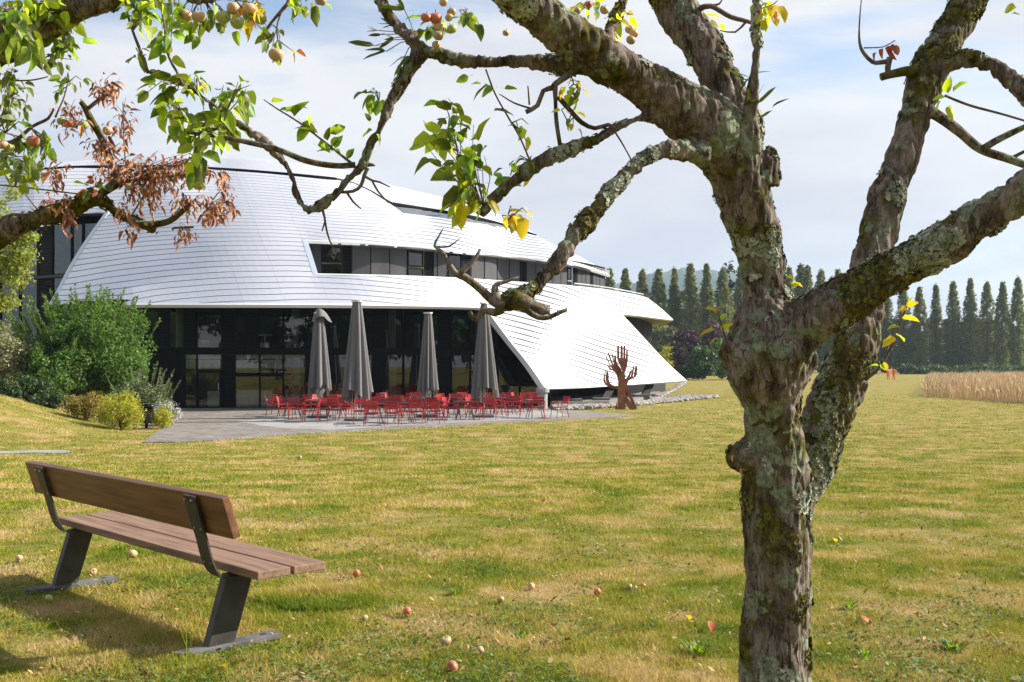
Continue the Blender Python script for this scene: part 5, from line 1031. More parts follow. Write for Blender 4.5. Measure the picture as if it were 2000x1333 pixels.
for i, (rows, D, m) in enumerate(TW): branch(rows, D, tree, m or 'twig', seed=30 + i, n=8 if m else 6)
# leaves
def leaf_mesh(name, L, W, m, curl=.25, fold=.25, n=6, seed=0, serr=0.):
    rg = random.Random(seed); V = []; F = []
    for i in range(n + 1):
        t = i / n; w = W / 2 * (math.sin(math.pi * min(1, t ** .8)) ** .75) if 0 < t < 1 else .0006
        w *= 1 + serr * (rg.random() - .5); x = L * t; z = -curl * L * t * t + .03 * L * math.sin(5 * t + seed)
        V += [(x, -w, z + w * fold * 1.2 + .12 * w * math.sin(7 * t + seed)), (x, 0, z), (x, w, z + w * fold * 1.2 + .12 * w * math.cos(6 * t + seed))]
    for i in range(n): b = 3 * i; F += [(b, b + 3, b + 4, b + 1), (b + 1, b + 4, b + 5, b + 2)]
    V += [(-L * .32, -.0008, .012), (-L * .32, .0008, .012)]; k = len(V); F.append((k - 2, 1, k - 1))
    me = bpy.data.meshes.new(name); me.from_pydata(V, [], F); me.polygons.foreach_set('use_smooth', [True] * len(F)); me.materials.append(M[m]); me.update(); return me
LV = {}
for key, m, L, W, cu, fo in [('g', 'leafg', .062, .038, .4, .4), ('y', 'leafy', .058, .036, .4, .4), ('Y', 'leafyel', .062, .042, .35, .3), ('b', 'leafbr', .034, .015, .8, .9), ('o', 'leafor', .06, .04, .5, .5), ('e', 'leafgrey', .055, .030, .3, .35), ('m', 'mistle', .085, .020, .2, .2)]:
    LV[key] = [leaf_mesh('leaf', L * s, W * s, m, cu * c, fo, seed=k, serr=.25) for k, (s, c) in enumerate([(1, 1), (.8, .4), (1.1, 1.5), (.65, .8)])]
class Crown:
    def __init__(s, root): s.root = root; s.items = []; s.tw = MB()
    def leaf(s, p, d, key, size=1.):
        s.items.append((Vector(p), Vector(d).normalized(), key, size, random.randrange(4), rnd(-1.2, 1.2)))
    def spray(s, base, cx, cy, rx, ry, D, ntw, nl, mix, size=1., dj=.14, droop=.25, tw=1.2):
        b = P(base[0], base[1], D)
        if ntw >= 5: ntw = max(4, int(ntw * .8))
        for i in range(ntw):
            a = rnd(0, 6.283); r = math.sqrt(random.random()); e = P(cx + rx * r * math.cos(a), cy + ry * r * math.sin(a), D + rnd(-dj, dj)); mid = b.lerp(e, .5) + Vector((rnd(-.02, .02), rnd(-.03, .03), rnd(.0, .03)))
            rr = tw / FPX * D; s.tw.tube([b, b.lerp(mid, .6), mid, e], [rr * 1.2, rr, rr * .9, rr * .5], 4)
            dirn = (e - mid).normalized()
            for j in range(nl):
                t = .35 + .65 * (j + random.random()) / nl; q = b.lerp(mid, t * 2) if t < .5 else mid.lerp(e, t * 2 - 1)
                d = dirn * .5 + Vector((rnd(-1, 1), rnd(-1, 1), rnd(-1, .7) - droop)); d.normalize(); s.leaf(q + d * .02, d, random.choice(mix), size * rnd(.75, 1.15))
    def at(s, pts, D, mix, size=1., spread=.0):
        for px, py, ang in pts:
            d = Vector((math.cos(R(ang)), rnd(-.4, .4), math.sin(R(ang)))); s.leaf(P(px, py, D) - d * .0, d, random.choice(mix), size * rnd(.85, 1.1))
    def done(s, most=290):
        L = s.root.location; cam_d = lambda it: it[3] / it[0].y if 0 < it[0].y and abs(it[0].x / it[0].y) < .52 and it[0].z - CAMH < .37 * it[0].y else 0
        s.items.sort(key=cam_d, reverse=True); big = {}
        for n, (p, d, key, size, var, roll) in enumerate(s.items):
            me = LV[key][var]; up = Vector((0, 0, 1)); y = up.cross(d)
            if y.length < .05: y = Vector((1, 0, 0))
            y.normalize(); z = d.cross(y); rot = Matrix((d, y, z)).transposed() @ Matrix.Rotation(roll, 3, 'X')
            if n < most:
                o = link('leaf', me, None, s.root); o.matrix_local = Matrix.LocRotScale(p - L, rot.to_quaternion(), Vector((size,) * 3))
            else:
                v = np.empty(len(me.vertices) * 3); me.vertices.foreach_get('co', v); v = v.reshape(-1, 3) * size @ np.array(rot).T + np.array(p - L); e = big.setdefault(key, ([], [], [0]))
                e[0].append(v); e[1].extend([tuple(i + e[2][0] for i in pl.vertices) for pl in me.polygons]); e[2][0] += len(v)
        for key, (vv, ff, _) in big.items():
            me = bpy.data.meshes.new('small_leaves'); me.from_pydata([tuple(q) for q in np.vstack(vv)], [], ff); me.materials.append(LV[key][0].materials[0]); o = link('small_leaves', me, None, s.root); o['kind'] = 'stuff'
        if s.tw.v: o = local(s.tw, s.root).build('twigs', M['twig'], s.root); o['kind'] = 'stuff'
cr = Crown(tree)
G = 'gggyy'; 
cr.spray((945, 405), 905, 300, 60, 60, 3.08, 9, 5, G); cr.spray((940, 400), 850, 275, 60, 45, 3.08, 8, 5, G); cr.spray((935, 410), 900, 385, 40, 28, 3.07, 7, 5, 'gyyYY', .85); cr.spray((900, 330), 885, 215, 25, 30, 3.08, 3, 5, G, .9); cr.spray((935, 410), 905, 360, 20, 30, 3.05, 4, 4, 'ggyb', .7)
cr.spray((988, 432), 1010, 420, 30, 16, 3.05, 4, 3, 'YYYy', .8); cr.spray((1035, 315), 1015, 305, 25, 25, 3.1, 3, 3, 'ggY', .7); cr.spray((1000, 240), 1012, 262, 30, 45, 3.1, 4, 2, 'ygY', .55); cr.at([(915, 150, 200), (940, 165, 170), (955, 168, 190), (965, 175, 200), (985, 175, 10), (965, 218, 20)], 3.1, 'gg', .8)
cr.spray((740, 200), 725, 175, 22, 22, 3.28, 3, 3, 'g', 1.0); cr.at([(722, 238, 110), (728, 255, 200), (735, 262, 300)], 3.29, 'g', .8)
for px, py in [(530, 200), (545, 215), (560, 220), (575, 228), (590, 240), (605, 248), (620, 262), (640, 275), (655, 290), (665, 300), (678, 310), (620, 285), (600, 225), (645, 262), (660, 268)]: cr.at([(px, py, rnd(0, 360))], 3.3, 'gggy', 1.0)
cr.spray((440, 225), 450, 180, 42, 32, 3.36, 8, 5, G); cr.spray((385, 182), 375, 150, 45, 28, 3.38, 7, 4, 'gyyYg'); cr.spray((350, 165), 315, 190, 38, 22, 3.38, 6, 4, G); cr.spray((400, 264), 375, 250, 62, 30, 3.33, 10, 5, G); cr.spray((395, 264), 385, 300, 32, 26, 3.3, 6, 4, G, 1.1); cr.spray((450, 270), 430, 240, 40, 20, 3.33, 5, 5, G); cr.spray((350, 215), 325, 225, 45, 26, 3.36, 7, 4, G); cr.spray((330, 100), 330, 60, 30, 50, 3.38, 7, 5, G, .9); cr.spray((260, 60), 265, 30, 36, 32, 3.4, 8, 5, G, .95); cr.spray((275, 110), 262, 100, 14, 22, 3.4, 2, 3, 'ge', .7); cr.spray((310, 10), 300, 20, 30, 30, 3.38, 5, 4, G)
cr.spray((850, 60), 842, 45, 25, 35, 3.24, 4, 3, 'gg', .9); cr.spray((905, 20), 905, 45, 20, 22, 3.1, 3, 3, 'g', .9); cr.spray((1120, 165), 1122, 165, 18, 22, 3.1, 4, 4, 'gyY', .55); cr.spray((1110, 240), 1112, 235, 12, 35, 3.12, 3, 3, 'gY', .45); cr.spray((1365, 40), 1385, 70, 20, 28, 3.48, 4, 3, 'yYY', .8); cr.spray((1480, 20), 1508, 18, 22, 20, 3.2, 4, 4, 'yYyo', .75); cr.spray((1200, 30), 1225, 35, 50, 28, 3.3, 7, 4, 'yYY', .75); cr.spray((1150, 20), 1140, 15, 20, 15, 3.3, 3, 3, 'gyY', .8)
for (bx_, by_, n) in [(1448, 195, 7), (1462, 200, 5), (1482, 215, 4)]:
    for i in range(n): cr.at([(bx_ + rnd(-22, 34), by_ + rnd(-45, 20), rnd(20, 160))], 3.2, 'm', .8)
for (ex, ey) in [(765, 49), (739, 60), (754, 101), (731, 90), (784, 124), (745, 68), (790, 20), (770, 75), (800, 110)]:
    b = P(812, 78, 3.27); e = P(ex, ey, 3.27 + rnd(-.05, .05)); cr.tw.tube([b, b.lerp(e, .5) + Vector((0, 0, .01)), e], .0016, 4)
    for q in range(3): d = (e - b).normalized() + Vector((rnd(-.7, .7), rnd(-.5, .5), rnd(-.7, .7))); cr.leaf(e, d, 'm', rnd(.6, .9))
cr.at([(1852, 182, 100), (1845, 190, 190), (1838, 198, 240), (1862, 180, 60), (1858, 205, 260)], 3.58, 'yY', .95); cr.at([(1985, 15, 190), (1992, 30, 160), (2000, 8, 30)], 3.6, 'y', .9); cr.at([(1725, 95, 250), (1735, 90, 270), (1744, 86, 260), (1750, 88, 280), (1712, 103, 240), (1738, 97, 265)], 3.74, 'oo', .6)
cr.at([(1770, 598, 20), (1772, 603, 190), (1762, 622, 10), (1755, 640, 170), (1750, 655, 0), (1748, 660, 200), (1775, 590, 60), (1725, 708, 300), (1720, 712, 320), (1716, 715, 170)], 3.48, 'YYy', .75); cr.at([(1400, 612, 140), (1408, 628, 60), (1395, 645, 180), (1410, 648, 50), (1402, 662, 200)], 3.28, 'YyY', .7); cr.at([(1548, 555, 10), (1545, 560, 30), (1550, 545, 150)], 3.34, 'yY', .5); cr.at([(1560, 765, 200), (1580, 738, 250), (1548, 765, 80)], 3.3, 'yY', .6); cr.at([(1440, 905, 290), (1432, 890, 250), (1448, 915, 260), (1455, 880, 40)], 3.26, 'bb', .6)
cr.at([(1665, 702, 320)], 3.5, 'o', .5)
cr.done()
# lichen and moss crusts on the bark
def crust(name, m, thr, cnt, size, seed, fq, pred=None, root=None, co=None, no=None):
    rg = np.random.RandomState(seed); msk = vnoise(co * fq, seed) + .5 * vnoise(co * fq * 2.7, seed + 1) + (pred(co, no) if pred else 0); idx = np.where(msk > thr)[0]
    if len(idx) == 0: return
    idx = rg.choice(idx, min(cnt, len(idx)), replace=False); V = []; F = []; b = 0
    for i in idx:
        n = Vector(no[i]); u = n.orthogonal().normalized(); w = n.cross(u); s = size * rg.uniform(.5, 1.5); k = 7; p = Vector(co[i]) + n * .0015; V.append(tuple(p + n * s * .1)); ph = rg.uniform(0, 6)
        for j in range(k):
            a = ph + 6.283 * j / k; r = s * rg.uniform(.6, 1.25); V.append(tuple(p + (u * math.cos(a) + w * math.sin(a)) * r + n * s * rg.uniform(.1, .75)))
        F += [(b, b + 1 + j, b + 1 + (j + 1) % k) for j in range(k)]; b += k + 1
    o = mesh_np(name, np.array(V), np.array(F)); o = link(name, o, M[m], root); o['kind'] = 'stuff'
crust('lichen', 'lichen', .40, 15000, .0058, 11, 7.5, lambda c, n: np.where(c[:, 2] > 2.0, .05, np.where(c[:, 2] < 1.1, -.16, -.06)) + .12 * n[:, 2] - .22 * (c[:, 0] < -.45) - .12 * (c[:, 1] > .06), tree, tco, tno)
crust('moss', 'mossy', .30, 14000, .0055, 21, 4.2, lambda c, n: np.where((c[:, 2] > 1.3) & (c[:, 2] < 1.95) & (c[:, 0] < .30) & (c[:, 1] < .04), .32, -.22) + .18 * n[:, 2], tree, tco, tno)

# the second apple tree, whose trunk stands outside the frame at left
tree2 = empty('apple_tree', (P(-290, 0, 4.3).x, 4.3, 0)); tag(tree2, 'apple tree reaching in from the left edge with green leaves, dead brown leaves and apples', 'tree')
mb = MB(); DL = 4.0
limb_tube(mb, [(-300, 1500, 110, 4.3), (-296, 1100, 90, 4.3), (-280, 800, 80, 4.25), (-240, 560, 70, 4.2), (-190, 330, 60, 4.1), (-110, 160, 52, 4.0), (-20, 95, 46, 3.85), (50, 68, 42, 3.75), (115, 36, 36, 3.7), (175, 14, 26, 3.65), (240, -12, 20, 3.6), (330, -20, 16, 3.58), (390, -4, 14, 3.56), (460, -14, 11, 3.55), (560, -12, 9, 3.5)], 4, n=16, seed=51)
limb_tube(mb, [(-260, 640, 50, 4.2), (-150, 540, 36, 4.15), (-60, 492, 28, 4.1), (0, 462, 25, 4.05), (45, 436, 21, 4.0), (105, 417, 18, 4.0), (150, 405, 18, 4.0), (180, 388, 20, 4.0), (205, 402, 12, 4.0), (240, 424, 10, 4.0), (275, 440, 9, 4.0), (300, 445, 8, 4.0)], 4, n=14, seed=52, step=.02)
trunk2, tco2, tno2 = woody('trunk', local(mb, tree2), M['bark2'], tree2, .0075, 1.0, [(3.5, .018, 0), (10, .012, 0), (30, .006, 0)], 9)
for i, (rows, D) in enumerate([([(290, 441, 7), (330, 433, 6), (358, 412, 5), (378, 396, 3)], 4.0), ([(188, 388, 9), (228, 350, 8), (215, 310, 8), (200, 272, 7.5), (180, 238, 7), (165, 208, 6), (158, 200, 5)], 4.0), ([(172, 212, 4), (200, 190, 4), (218, 180, 3)], 4.0), ([(185, 388, 6), (250, 356, 4), (330, 345, 4), (412, 341, 2.5)], 4.0), ([(215, 362, 3), (300, 330, 3), (340, 330, 2), (370, 310, 1.5)], 3.98), ([(-40, 300, 6), (0, 284, 5), (30, 275, 4), (64, 247, 3.4), (94, 232, 3), (105, 212, 2)], 4.0), ([(-20, 360, 1.6), (60, 368, 1.5), (150, 379, 1.5)], 3.98),
                               ([(-20, 157, 2), (40, 158, 1.6), (70, 156, 1.4), (94, 150, 1.2)], 3.9), ([(0, 240, 2), (14, 190, 1.6), (20, 140, 1.4)], 3.95), ([(565, -4, 4), (561, 8, 4), (540, 32, 3), (521, 56, 2.4), (505, 82, 1.6)], 3.5), ([(552, 15, 2), (541, 52, 1.6), (543, 80, 1.2)], 3.5), ([(90, 450, 2), (80, 420, 1.6), (45, 375, 1)], 3.98), ([(378, 444, 2.5), (340, 446, 2), (338, 450, 2)], 4.0), ([(135, 150, 1.2), (125, 190, 1.4), (108, 230, 2)], 4.0), ([(250, 355, 2), (243, 290, 1.5), (240, 200, 1)], 4.0), ([(300, 350, 2), (270, 400, 1.6), (258, 420, 2)], 4.0)]):
    branch(rows, D, tree2, 'bark2' if i in (0, 1, 3) else 'twig', seed=90 + i)
c2 = Crown(tree2)
for (bx_, by_, cx, cy, rx, ry, n, k) in [(205, 300, 200, 270, 35, 40, 6, 6), (215, 345, 260, 330, 60, 28, 12, 6), (270, 350, 330, 320, 60, 26, 12, 6), (300, 340, 320, 365, 65, 20, 12, 6), (340, 344, 395, 330, 40, 24, 7, 5), (150, 250, 140, 225, 35, 40, 8, 5), (205, 195, 208, 165, 22, 18, 5, 7), (235, 260, 242, 225, 22, 50, 5, 5), (100, 330, 105, 350, 22, 40, 5, 6), (120, 395, 130, 400, 28, 18, 6, 5), (138, 415, 138, 450, 8, 22, 3, 5), (370, 400, 375, 400, 30, 30, 8, 6), (395, 420, 430, 405, 28, 22, 7, 6), (410, 400, 452, 378, 10, 26, 3, 6), (255, 440, 262, 455, 14, 12, 3, 4), (350, 450, 362, 462, 22, 14, 4, 4), (280, 360, 290, 390, 40, 20, 6, 5), (245, 400, 245, 415, 12, 18, 2, 4), (440, 350, 435, 350, 12, 8, 2, 4)]:
    rx *= 1.2; ry *= 1.15
    c2.spray((bx_, by_), cx, cy, rx, ry, 4.0, int(n * 2.2), k + 1, 'b', rnd(.65, .95), .25, .5, .8)
for (bx_, by_, cx, cy, rx, ry, n, k, mix, sz, D) in [(20, 150, 20, 150, 45, 40, 8, 5, 'eeg', .8, 3.9), (20, 190, 40, 195, 50, 30, 8, 5, 'ee', .8, 3.95), (10, 260, 30, 250, 50, 40, 10, 5, 'eeg', .9, 4.0), (60, 250, 80, 300, 40, 25, 7, 5, 'eeg', 1.0, 4.0), (0, 310, 20, 320, 45, 35, 9, 5, 'eg', 1.0, 3.95), (30, 365, 50, 345, 40, 20, 6, 5, 'ey', 1.0, 3.95), (135, 160, 130, 170, 30, 40, 6, 5, 'eeg', .7, 4.0), (60, 130, 120, 90, 40, 50, 8, 5, 'eeg', .8, 3.8), (100, 60, 120, 80, 30, 35, 8, 4, 'gg', 1.0, 3.7), (70, 70, 100, 30, 60, 30, 8, 5, 'gy', 1.0, 3.65), (100, 20, 110, 20, 50, 18, 6, 4, 'yyg', 1., 3.65), (150, 440, 20, 440, 35, 20, 3, 3, 'eg', .9, 4.), (165, 380, 185, 365, 16, 14, 3, 4, 'gyo', .9, 3.95)]:
    c2.spray((bx_, by_), cx, cy, rx, ry, D, n, k, mix, sz, .18, .3)
for (bx_, by_, cx, cy, rx, ry, n, k, mix, sz) in [(40, 40, 30, 70, 45, 40, 7, 3, 'gg', 1.05), (10, 20, 20, 30, 40, 25, 5, 3, 'gy', 1.1), (60, 60, 62, 78, 30, 26, 4, 2, 'g', 1.0)]:
    c2.spray((bx_, by_), cx, cy, rx, ry, 2.75, n, k, mix, sz, .12, .6)
for (bx_, by_, cx, cy, rx, ry, n, k, mix, sz) in [(390, 0, 375, 55, 30, 22, 6, 4, G, .9), (400, 0, 430, 55, 50, 18, 8, 3, G, .85), (460, 0, 490, 55, 40, 20, 6, 3, 'ggY', .85), (500, 0, 510, 18, 26, 12, 5, 3, 'oYY', .85), (540, 55, 530, 85, 34, 16, 5, 3, 'gge', .8), (560, 0, 565, 8, 20, 10, 2, 3, 'y', .7), (545, 80, 566, 100, 8, 10, 1, 3, 'oY', .7), (600, -8, 600, 2, 30, 8, 3, 3, 'g', .8), (340, -5, 345, 20, 25, 20, 4, 4, G, .9), (60, -5, 40, 0, 50, 12, 5, 4, 'gy', 1.)]:
    c2.spray((bx_, by_), cx, cy, rx, ry, 3.52, n, k, mix, sz, .12, .5)
c2.done()
crust('moss', 'mossy', .1, 4200, .008, 31, 4.0, lambda c, n: .25 * n[:, 2], tree2, tco2, tno2)

# ------------------------------------------------------------------ apples
def apple_mesh(seed, r=1.):
    rg = random.Random(seed); bm = bmesh.new(); bmesh.ops.create_uvsphere(bm, u_segments=18, v_segments=12, radius=1)
    for v in bm.verts:
        a = math.atan2(v.co.y, v.co.x); rr = math.hypot(v.co.x, v.co.y); z = v.co.z
        z -= .42 * math.exp(-(rr / .30) ** 2) * (1 if z > 0 else -.7); k = 1 + .06 * math.sin(a * 2 + seed) + .03 * math.sin(a * 5) * (z < 0)
        tp = 1 + .10 * z; v.co = Vector((v.co.x * k * tp, v.co.y * k * tp, z * .90))
    me = bpy.data.meshes.new('apple'); bm.to_mesh(me); bm.free(); me.polygons.foreach_set('use_smooth', [True] * len(me.polygons)); return me
AM = [apple_mesh(i) for i in range(4)]
mbs = MB(); mbs.tube([(0, 0, .45), (.06, .02, 1.0), (.05, .05, 1.25)], [.06, .05, .07], 6); STEM = mbs.mesh('stem'); STEM.materials.append(M['twig'])
MC = {}
def apple(loc, r, m, label, group, tilt=.3):
    k = (random.randrange(4), m)
    if k not in MC: MC[k] = AM[k[0]].copy(); MC[k].materials.clear(); MC[k].materials.append(M[m])
    o = link('apple', MC[k]); o.location = loc; o.scale = (r, r, r); o.rotation_euler = (rnd(-tilt, tilt), rnd(-tilt, tilt), rnd(0, 6)); tag(o, label, 'apple', group)
    link('stem', STEM, None, o)
def hang(lst, D, where, group):
    xs_ = sorted(lst); 
    for i, (px, py, rpx, m) in enumerate(xs_):
        pos = '' if len(xs_) == 1 else ('%s from the left ' % ORD[i])
        col = {'apple_red': 'red', 'apple_pink': 'pinkish', 'apple_pale': 'yellowish', 'apple_green': 'greenish'}[m]
        apple(P(px, py, D + rnd(-.04, .04)), rpx / FPX * D, m, '%s apple hanging %s%s' % (col, pos, where), group, .35)
GH = 'apples hanging in the trees'
hang([(364, 31, 12, 'apple_pink'), (388, 33, 13, 'apple_pink')], 3.46, 'in the pair above the curved branch top left', GH)
hang([(436, 34, 14, 'apple_green'), (455, 17, 13, 'apple_pink'), (464, 45, 14, 'apple_green'), (489, 20, 14, 'apple_pink'), (509, 37, 13, 'apple_green')], 3.46, 'in the bunch of five at the top', GH)
hang([(539, 107, 14, 'apple_pink')], 3.46, 'alone below a drooping twig under the sky', GH); hang([(626, 2, 11, 'apple_pale')], 3.46, 'alone at the top edge of the picture', GH)
hang([(5, 283, 10, 'apple_pink'), (17, 288, 10, 'apple_green'), (65, 276, 13, 'apple_red')], 3.92, 'among grey-green leaves at the left edge', GH)
hang([(121, 237, 9, 'apple_green'), (136, 242, 9, 'apple_red'), (164, 245, 9, 'apple_green'), (210, 256, 10, 'apple_pink')], 3.9, 'among the dead brown leaves', GH)
hang([(252, 365, 9, 'apple_pale'), (388, 361, 12, 'apple_green'), (178, 355, 6, 'apple_red')], 3.9, 'below the cluster of dead leaves', GH)
hang([(832, 35, 10, 'apple_red'), (851, 36, 13, 'apple_red'), (857, 55, 11, 'apple_pink'), (857, 70, 11, 'apple_pale'), (852, 88, 9, 'apple_pink'), (866, 5, 9, 'apple_pink'), (877, 35, 8, 'apple_pink'), (883, 57, 10, 'apple_green'), (882, 24, 9, 'apple_pale')], 3.18, 'in the bunch beside the mossy fork top centre', GH)
hang([(1126, 22, 9, 'apple_pale'), (1149, 10, 9, 'apple_red'), (1180, 20, 9, 'apple_pink')], 3.34, 'behind the thick mossy limb at the top', GH)
hang([(1196, 66, 9, 'apple_pale'), (1230, 58, 9, 'apple_pink'), (1238, 66, 9, 'apple_pink'), (1232, 79, 9, 'apple_pale')], 3.34, 'between the two thick limbs at the top', GH)
hang([(988, 65, 7, 'apple_pink')], 3.1, 'just under the thick mossy limb', GH)
GF = 'windfall apples on the lawn'
for px, py, rp, m, lab in [(884, 1308, 13, 'apple_red', 'deep red windfall apple nearest the viewer on the lawn'), (871, 1257, 12, 'apple_pale', 'large pale cream windfall apple just behind the deep red one'), (938, 1274, 8, 'apple_pink', 'small browned windfall apple right of the pale cream one'), (795, 1200, 11, 'apple_red', 'reddish windfall apple with a bite hole between bench and pale apple'), (713, 1211, 7, 'apple_pale', 'small pale windfall apple in the green grass right of the bench'), (696, 1124, 9, 'apple_red', 'bright red windfall apple right of the bench seat end'), (978, 1175, 8, 'apple_pale', 'yellowish white windfall apple in mid lawn'), (1038, 1149, 8, 'apple_pink', 'pink windfall apple beyond the yellowish white one'), (1167, 1160, 8, 'apple_red', 'red windfall apple tilted on its side left of a touching pair'), (1229, 1150, 7, 'apple_pale', 'white windfall apple of the touching pair'), (1241, 1152, 5, 'apple_pale', 'tiny shrivelled windfall apple touching the white one'), (1256, 1147, 6, 'apple_red', 'small red windfall apple right of the touching pair'),
                           (259, 1086, 10, 'apple_pink', 'pink windfall apple seen under the bench seat'), (182, 1121, 8, 'apple_pink', 'orange-pink windfall apple beside the far bench leg'), (37, 1094, 8, 'apple_pink', 'faint pink windfall apple left of the bench'), (95, 1173, 8, 'apple_green', 'green windfall apple resting by the far foot plate'), (585, 896, 5, 'apple_pale', 'small windfall apple far out on the lawn toward the terrace'), (1502, 1290, 8, 'apple_pale', 'pale windfall apple beside the foot of the trunk')]:
    q = GP(px, py + rp * .6); apple((q.x, q.y, q.z + rp / FPX * q.y * .82 + .006), rp / FPX * q.y * .9, m, lab, GF, 1.4)
GL = 'fallen leaves on the lawn'
for px, py, key, lab in [(1681, 1222, 'o', 'bright orange fallen leaf right of the trunk base'), (1390, 1232, 'o', 'rust red fallen leaf just left of the trunk'), (1628, 1063, 'Y', 'yellow fallen leaf right of the trunk'), (1712, 1007, 'o', 'orange fallen leaf further out right of the trunk'), (1842, 1083, 'b', 'brown fallen leaf on the right part of the lawn'), (1340, 1218, 'Y', 'golden fallen leaf left of the trunk on dry grass'), (1065, 983, 'o', 'rust orange fallen leaf in the middle of the lawn'), (762, 963, 'b', 'brown fallen leaf on a bare patch of the lawn'), (590, 897, 'b', 'curled brown fallen leaf near the terrace edge of the lawn'), (1738, 1159, 'b', 'brown curled fallen leaf below the orange ones at right'), (430, 1320, 'Y', 'yellow fallen leaf right at the bench foot plate'), (740, 1115, 'b', 'dark red fallen leaf beside the red windfall apple'), (832, 1055, 'Y', 'pale yellow fallen leaf on the lawn beyond the bench end'), (1116, 943, 'b', 'pale brown fallen leaf far out on the lawn'), (135, 1220, 'b', 'brown fallen leaf in the bench shadow')]:
    q = GP(px, py); o = link('fallen_leaf', LV[key][2].copy()); o.location = (q.x, q.y, q.z + .045); o.rotation_euler = (rnd(-.4, .4), rnd(-.3, .3), rnd(0, 6)); o.scale = (1.1,) * 3; tag(o, lab, 'leaf', GL)

# ------------------------------------------------------------------ grass blades and ground plants
def mat_grass():
    m = bpy.data.materials.new('grass_blades'); m.use_nodes = True; N, L = nodes_of(m); b = N['Principled BSDF']; b.inputs['Roughness'].default_value = .75; b.inputs['Specular IOR Level'].default_value = .2
    tc = N.new('ShaderNodeTexCoord'); ge = N.new('ShaderNodeNewGeometry')
    def noise(s, d):
        n = N.new('ShaderNodeTexNoise'); n.inputs['Scale'].default_value = s; n.inputs['Detail'].default_value = d; L.new(tc.outputs['Object'], n.inputs['Vector']); return n.outputs[0]
    a = N.new('ShaderNodeMath'); a.operation = 'MULTIPLY_ADD'; a.inputs[1].default_value = .22; L.new(ge.outputs['Random Per Island'], a.inputs[0])
    w = N.new('ShaderNodeMapRange'); w.inputs[1].default_value = .32; w.inputs[2].default_value = .68; w.inputs[3].default_value = .26; w.inputs[4].default_value = .80; L.new(noise(1.15, 9), w.inputs[0])
    w2 = N.new('ShaderNodeMath'); w2.operation = 'MULTIPLY_ADD'; w2.inputs[1].default_value = .7; L.new(noise(3.7, 6), w2.inputs[0]); L.new(w.outputs[0], w2.inputs[2])
    w3 = N.new('ShaderNodeMath'); w3.operation = 'SUBTRACT'; w3.inputs[1].default_value = .33; L.new(w2.outputs[0], w3.inputs[0]); L.new(w3.outputs[0], a.inputs[2])
    r = N.new('ShaderNodeValToRGB'); e = r.color_ramp.elements
    for i in range(3): e.new(.5)
    for i, (p, c) in enumerate([(.38, (.13, .20, .016)), (.54, (.26, .29, .026)), (.68, (.39, .34, .055)), (.80, (.52, .41, .13)), (.94, (.60, .46, .22))]): e[i].position = p; e[i].color = (*c, 1)
    L.new(a.outputs[0], r.inputs[0]); L.new(r.outputs[0], b.inputs['Base Color'])
    tr = N.new('ShaderNodeBsdfTranslucent'); L.new(r.outputs[0], tr.inputs[0]); mx = N.new('ShaderNodeMixShader'); mx.inputs[0].default_value = .3; L.new(b.outputs[0], mx.inputs[1]); L.new(tr.outputs[0], mx.inputs[2]); L.new(mx.outputs[0], N['Material Output'].inputs[0])
    return m
M['grass'] = mat_grass(); M['clover'] = mat('clover_leaves', (.10, .155, .022), .6, rand=.4, trans=.3); M['litter'] = mat('dry_litter', (.30, .19, .10), .8, rand=.5)
rg = np.random.RandomState(3)
def blades(n, d0, d1, pw, hmin, hmax, wid, patch=None):
    u = rg.rand(n); D = (d0 ** (1 - pw) + u * (d1 ** (1 - pw) - d0 ** (1 - pw))) ** (1 / (1 - pw)); px = rg.uniform(-40, 2040, n)
    if patch: px, D = patch(n)
    x = (px - 1000) / FPX * D; cl = vnoise(np.stack([x * 6, D * 6, D * 0], -1), 4) + .6 * vnoise(np.stack([x * 1.3, D * 1.3, D * 0], -1), 8)
    keep = (cl + rg.rand(n) * 1.2 > .15) & ~pip(x, D, TERRW) & (bare(x, D) < .1 + 1.7 * rg.rand(n) ** 1.5); x, D, cl = x[keep], D[keep], cl[keep]; z = terrain(x, D); n = len(x)
    h = (hmin + (hmax - hmin) * rg.rand(n)) * (.75 + .5 * np.clip(cl, 0, 1)); w = (wid[0] + wid[1] * D) * (.7 + .6 * rg.rand(n)); a = rg.rand(n) * 6.283; ln = rg.normal(size=(n, 2)) * h[:, None] * .55
    b = np.stack([x, D, z - .004], -1); s = np.stack([np.cos(a), np.sin(a), 0 * a], -1) * w[:, None]; t = b + np.stack([ln[:, 0], ln[:, 1], h], -1)
    return np.stack([b - s, b + s, t], 1).reshape(-1, 3)
SOIL = [(45, 1268, 120, 30), (640, 968, 60, 10), (790, 972, 80, 9), (960, 968, 40, 8), (1395, 1165, 70, 24), (1790, 1040, 80, 13), (320, 905, 120, 8), (1080, 1285, 70, 16), (1275, 975, 60, 9)]
SW = []
for (a_, b_, c_, d_) in SOIL:
    q_ = GP(a_, b_); rx_ = c_ / FPX * q_.y; ry_ = GP(a_, b_ - d_).y - q_.y; SW.append((q_.x, q_.y, rx_, max(ry_, .12)))
def bare(x, y):
    m = np.zeros(len(x)); nz = vnoise(np.stack([x * 4, y * 4, y * 0], -1), 55) + .7 * vnoise(np.stack([x * 11, y * 11, y * 0], -1), 56)
    for (cx_, cy_, rx_, ry_) in SW: m = np.maximum(m, 1.25 - np.sqrt(((x - cx_) / rx_) ** 2 + ((y - cy_) / ry_) ** 2) + .55 * nz)
    return m
GV = [blades(420000, 4.3, 11, 1.35, .014, .045, (.0012, .00026)), blades(16000, 4.3, 12, 1.3, .05, .10, (.0010, .0002)), blades(260000, 11, 30, 1.5, .025, .055, (.0018, .0004)), blades(90000, 30, 75, 1.8, .03, .06, (.0018, .0005))]
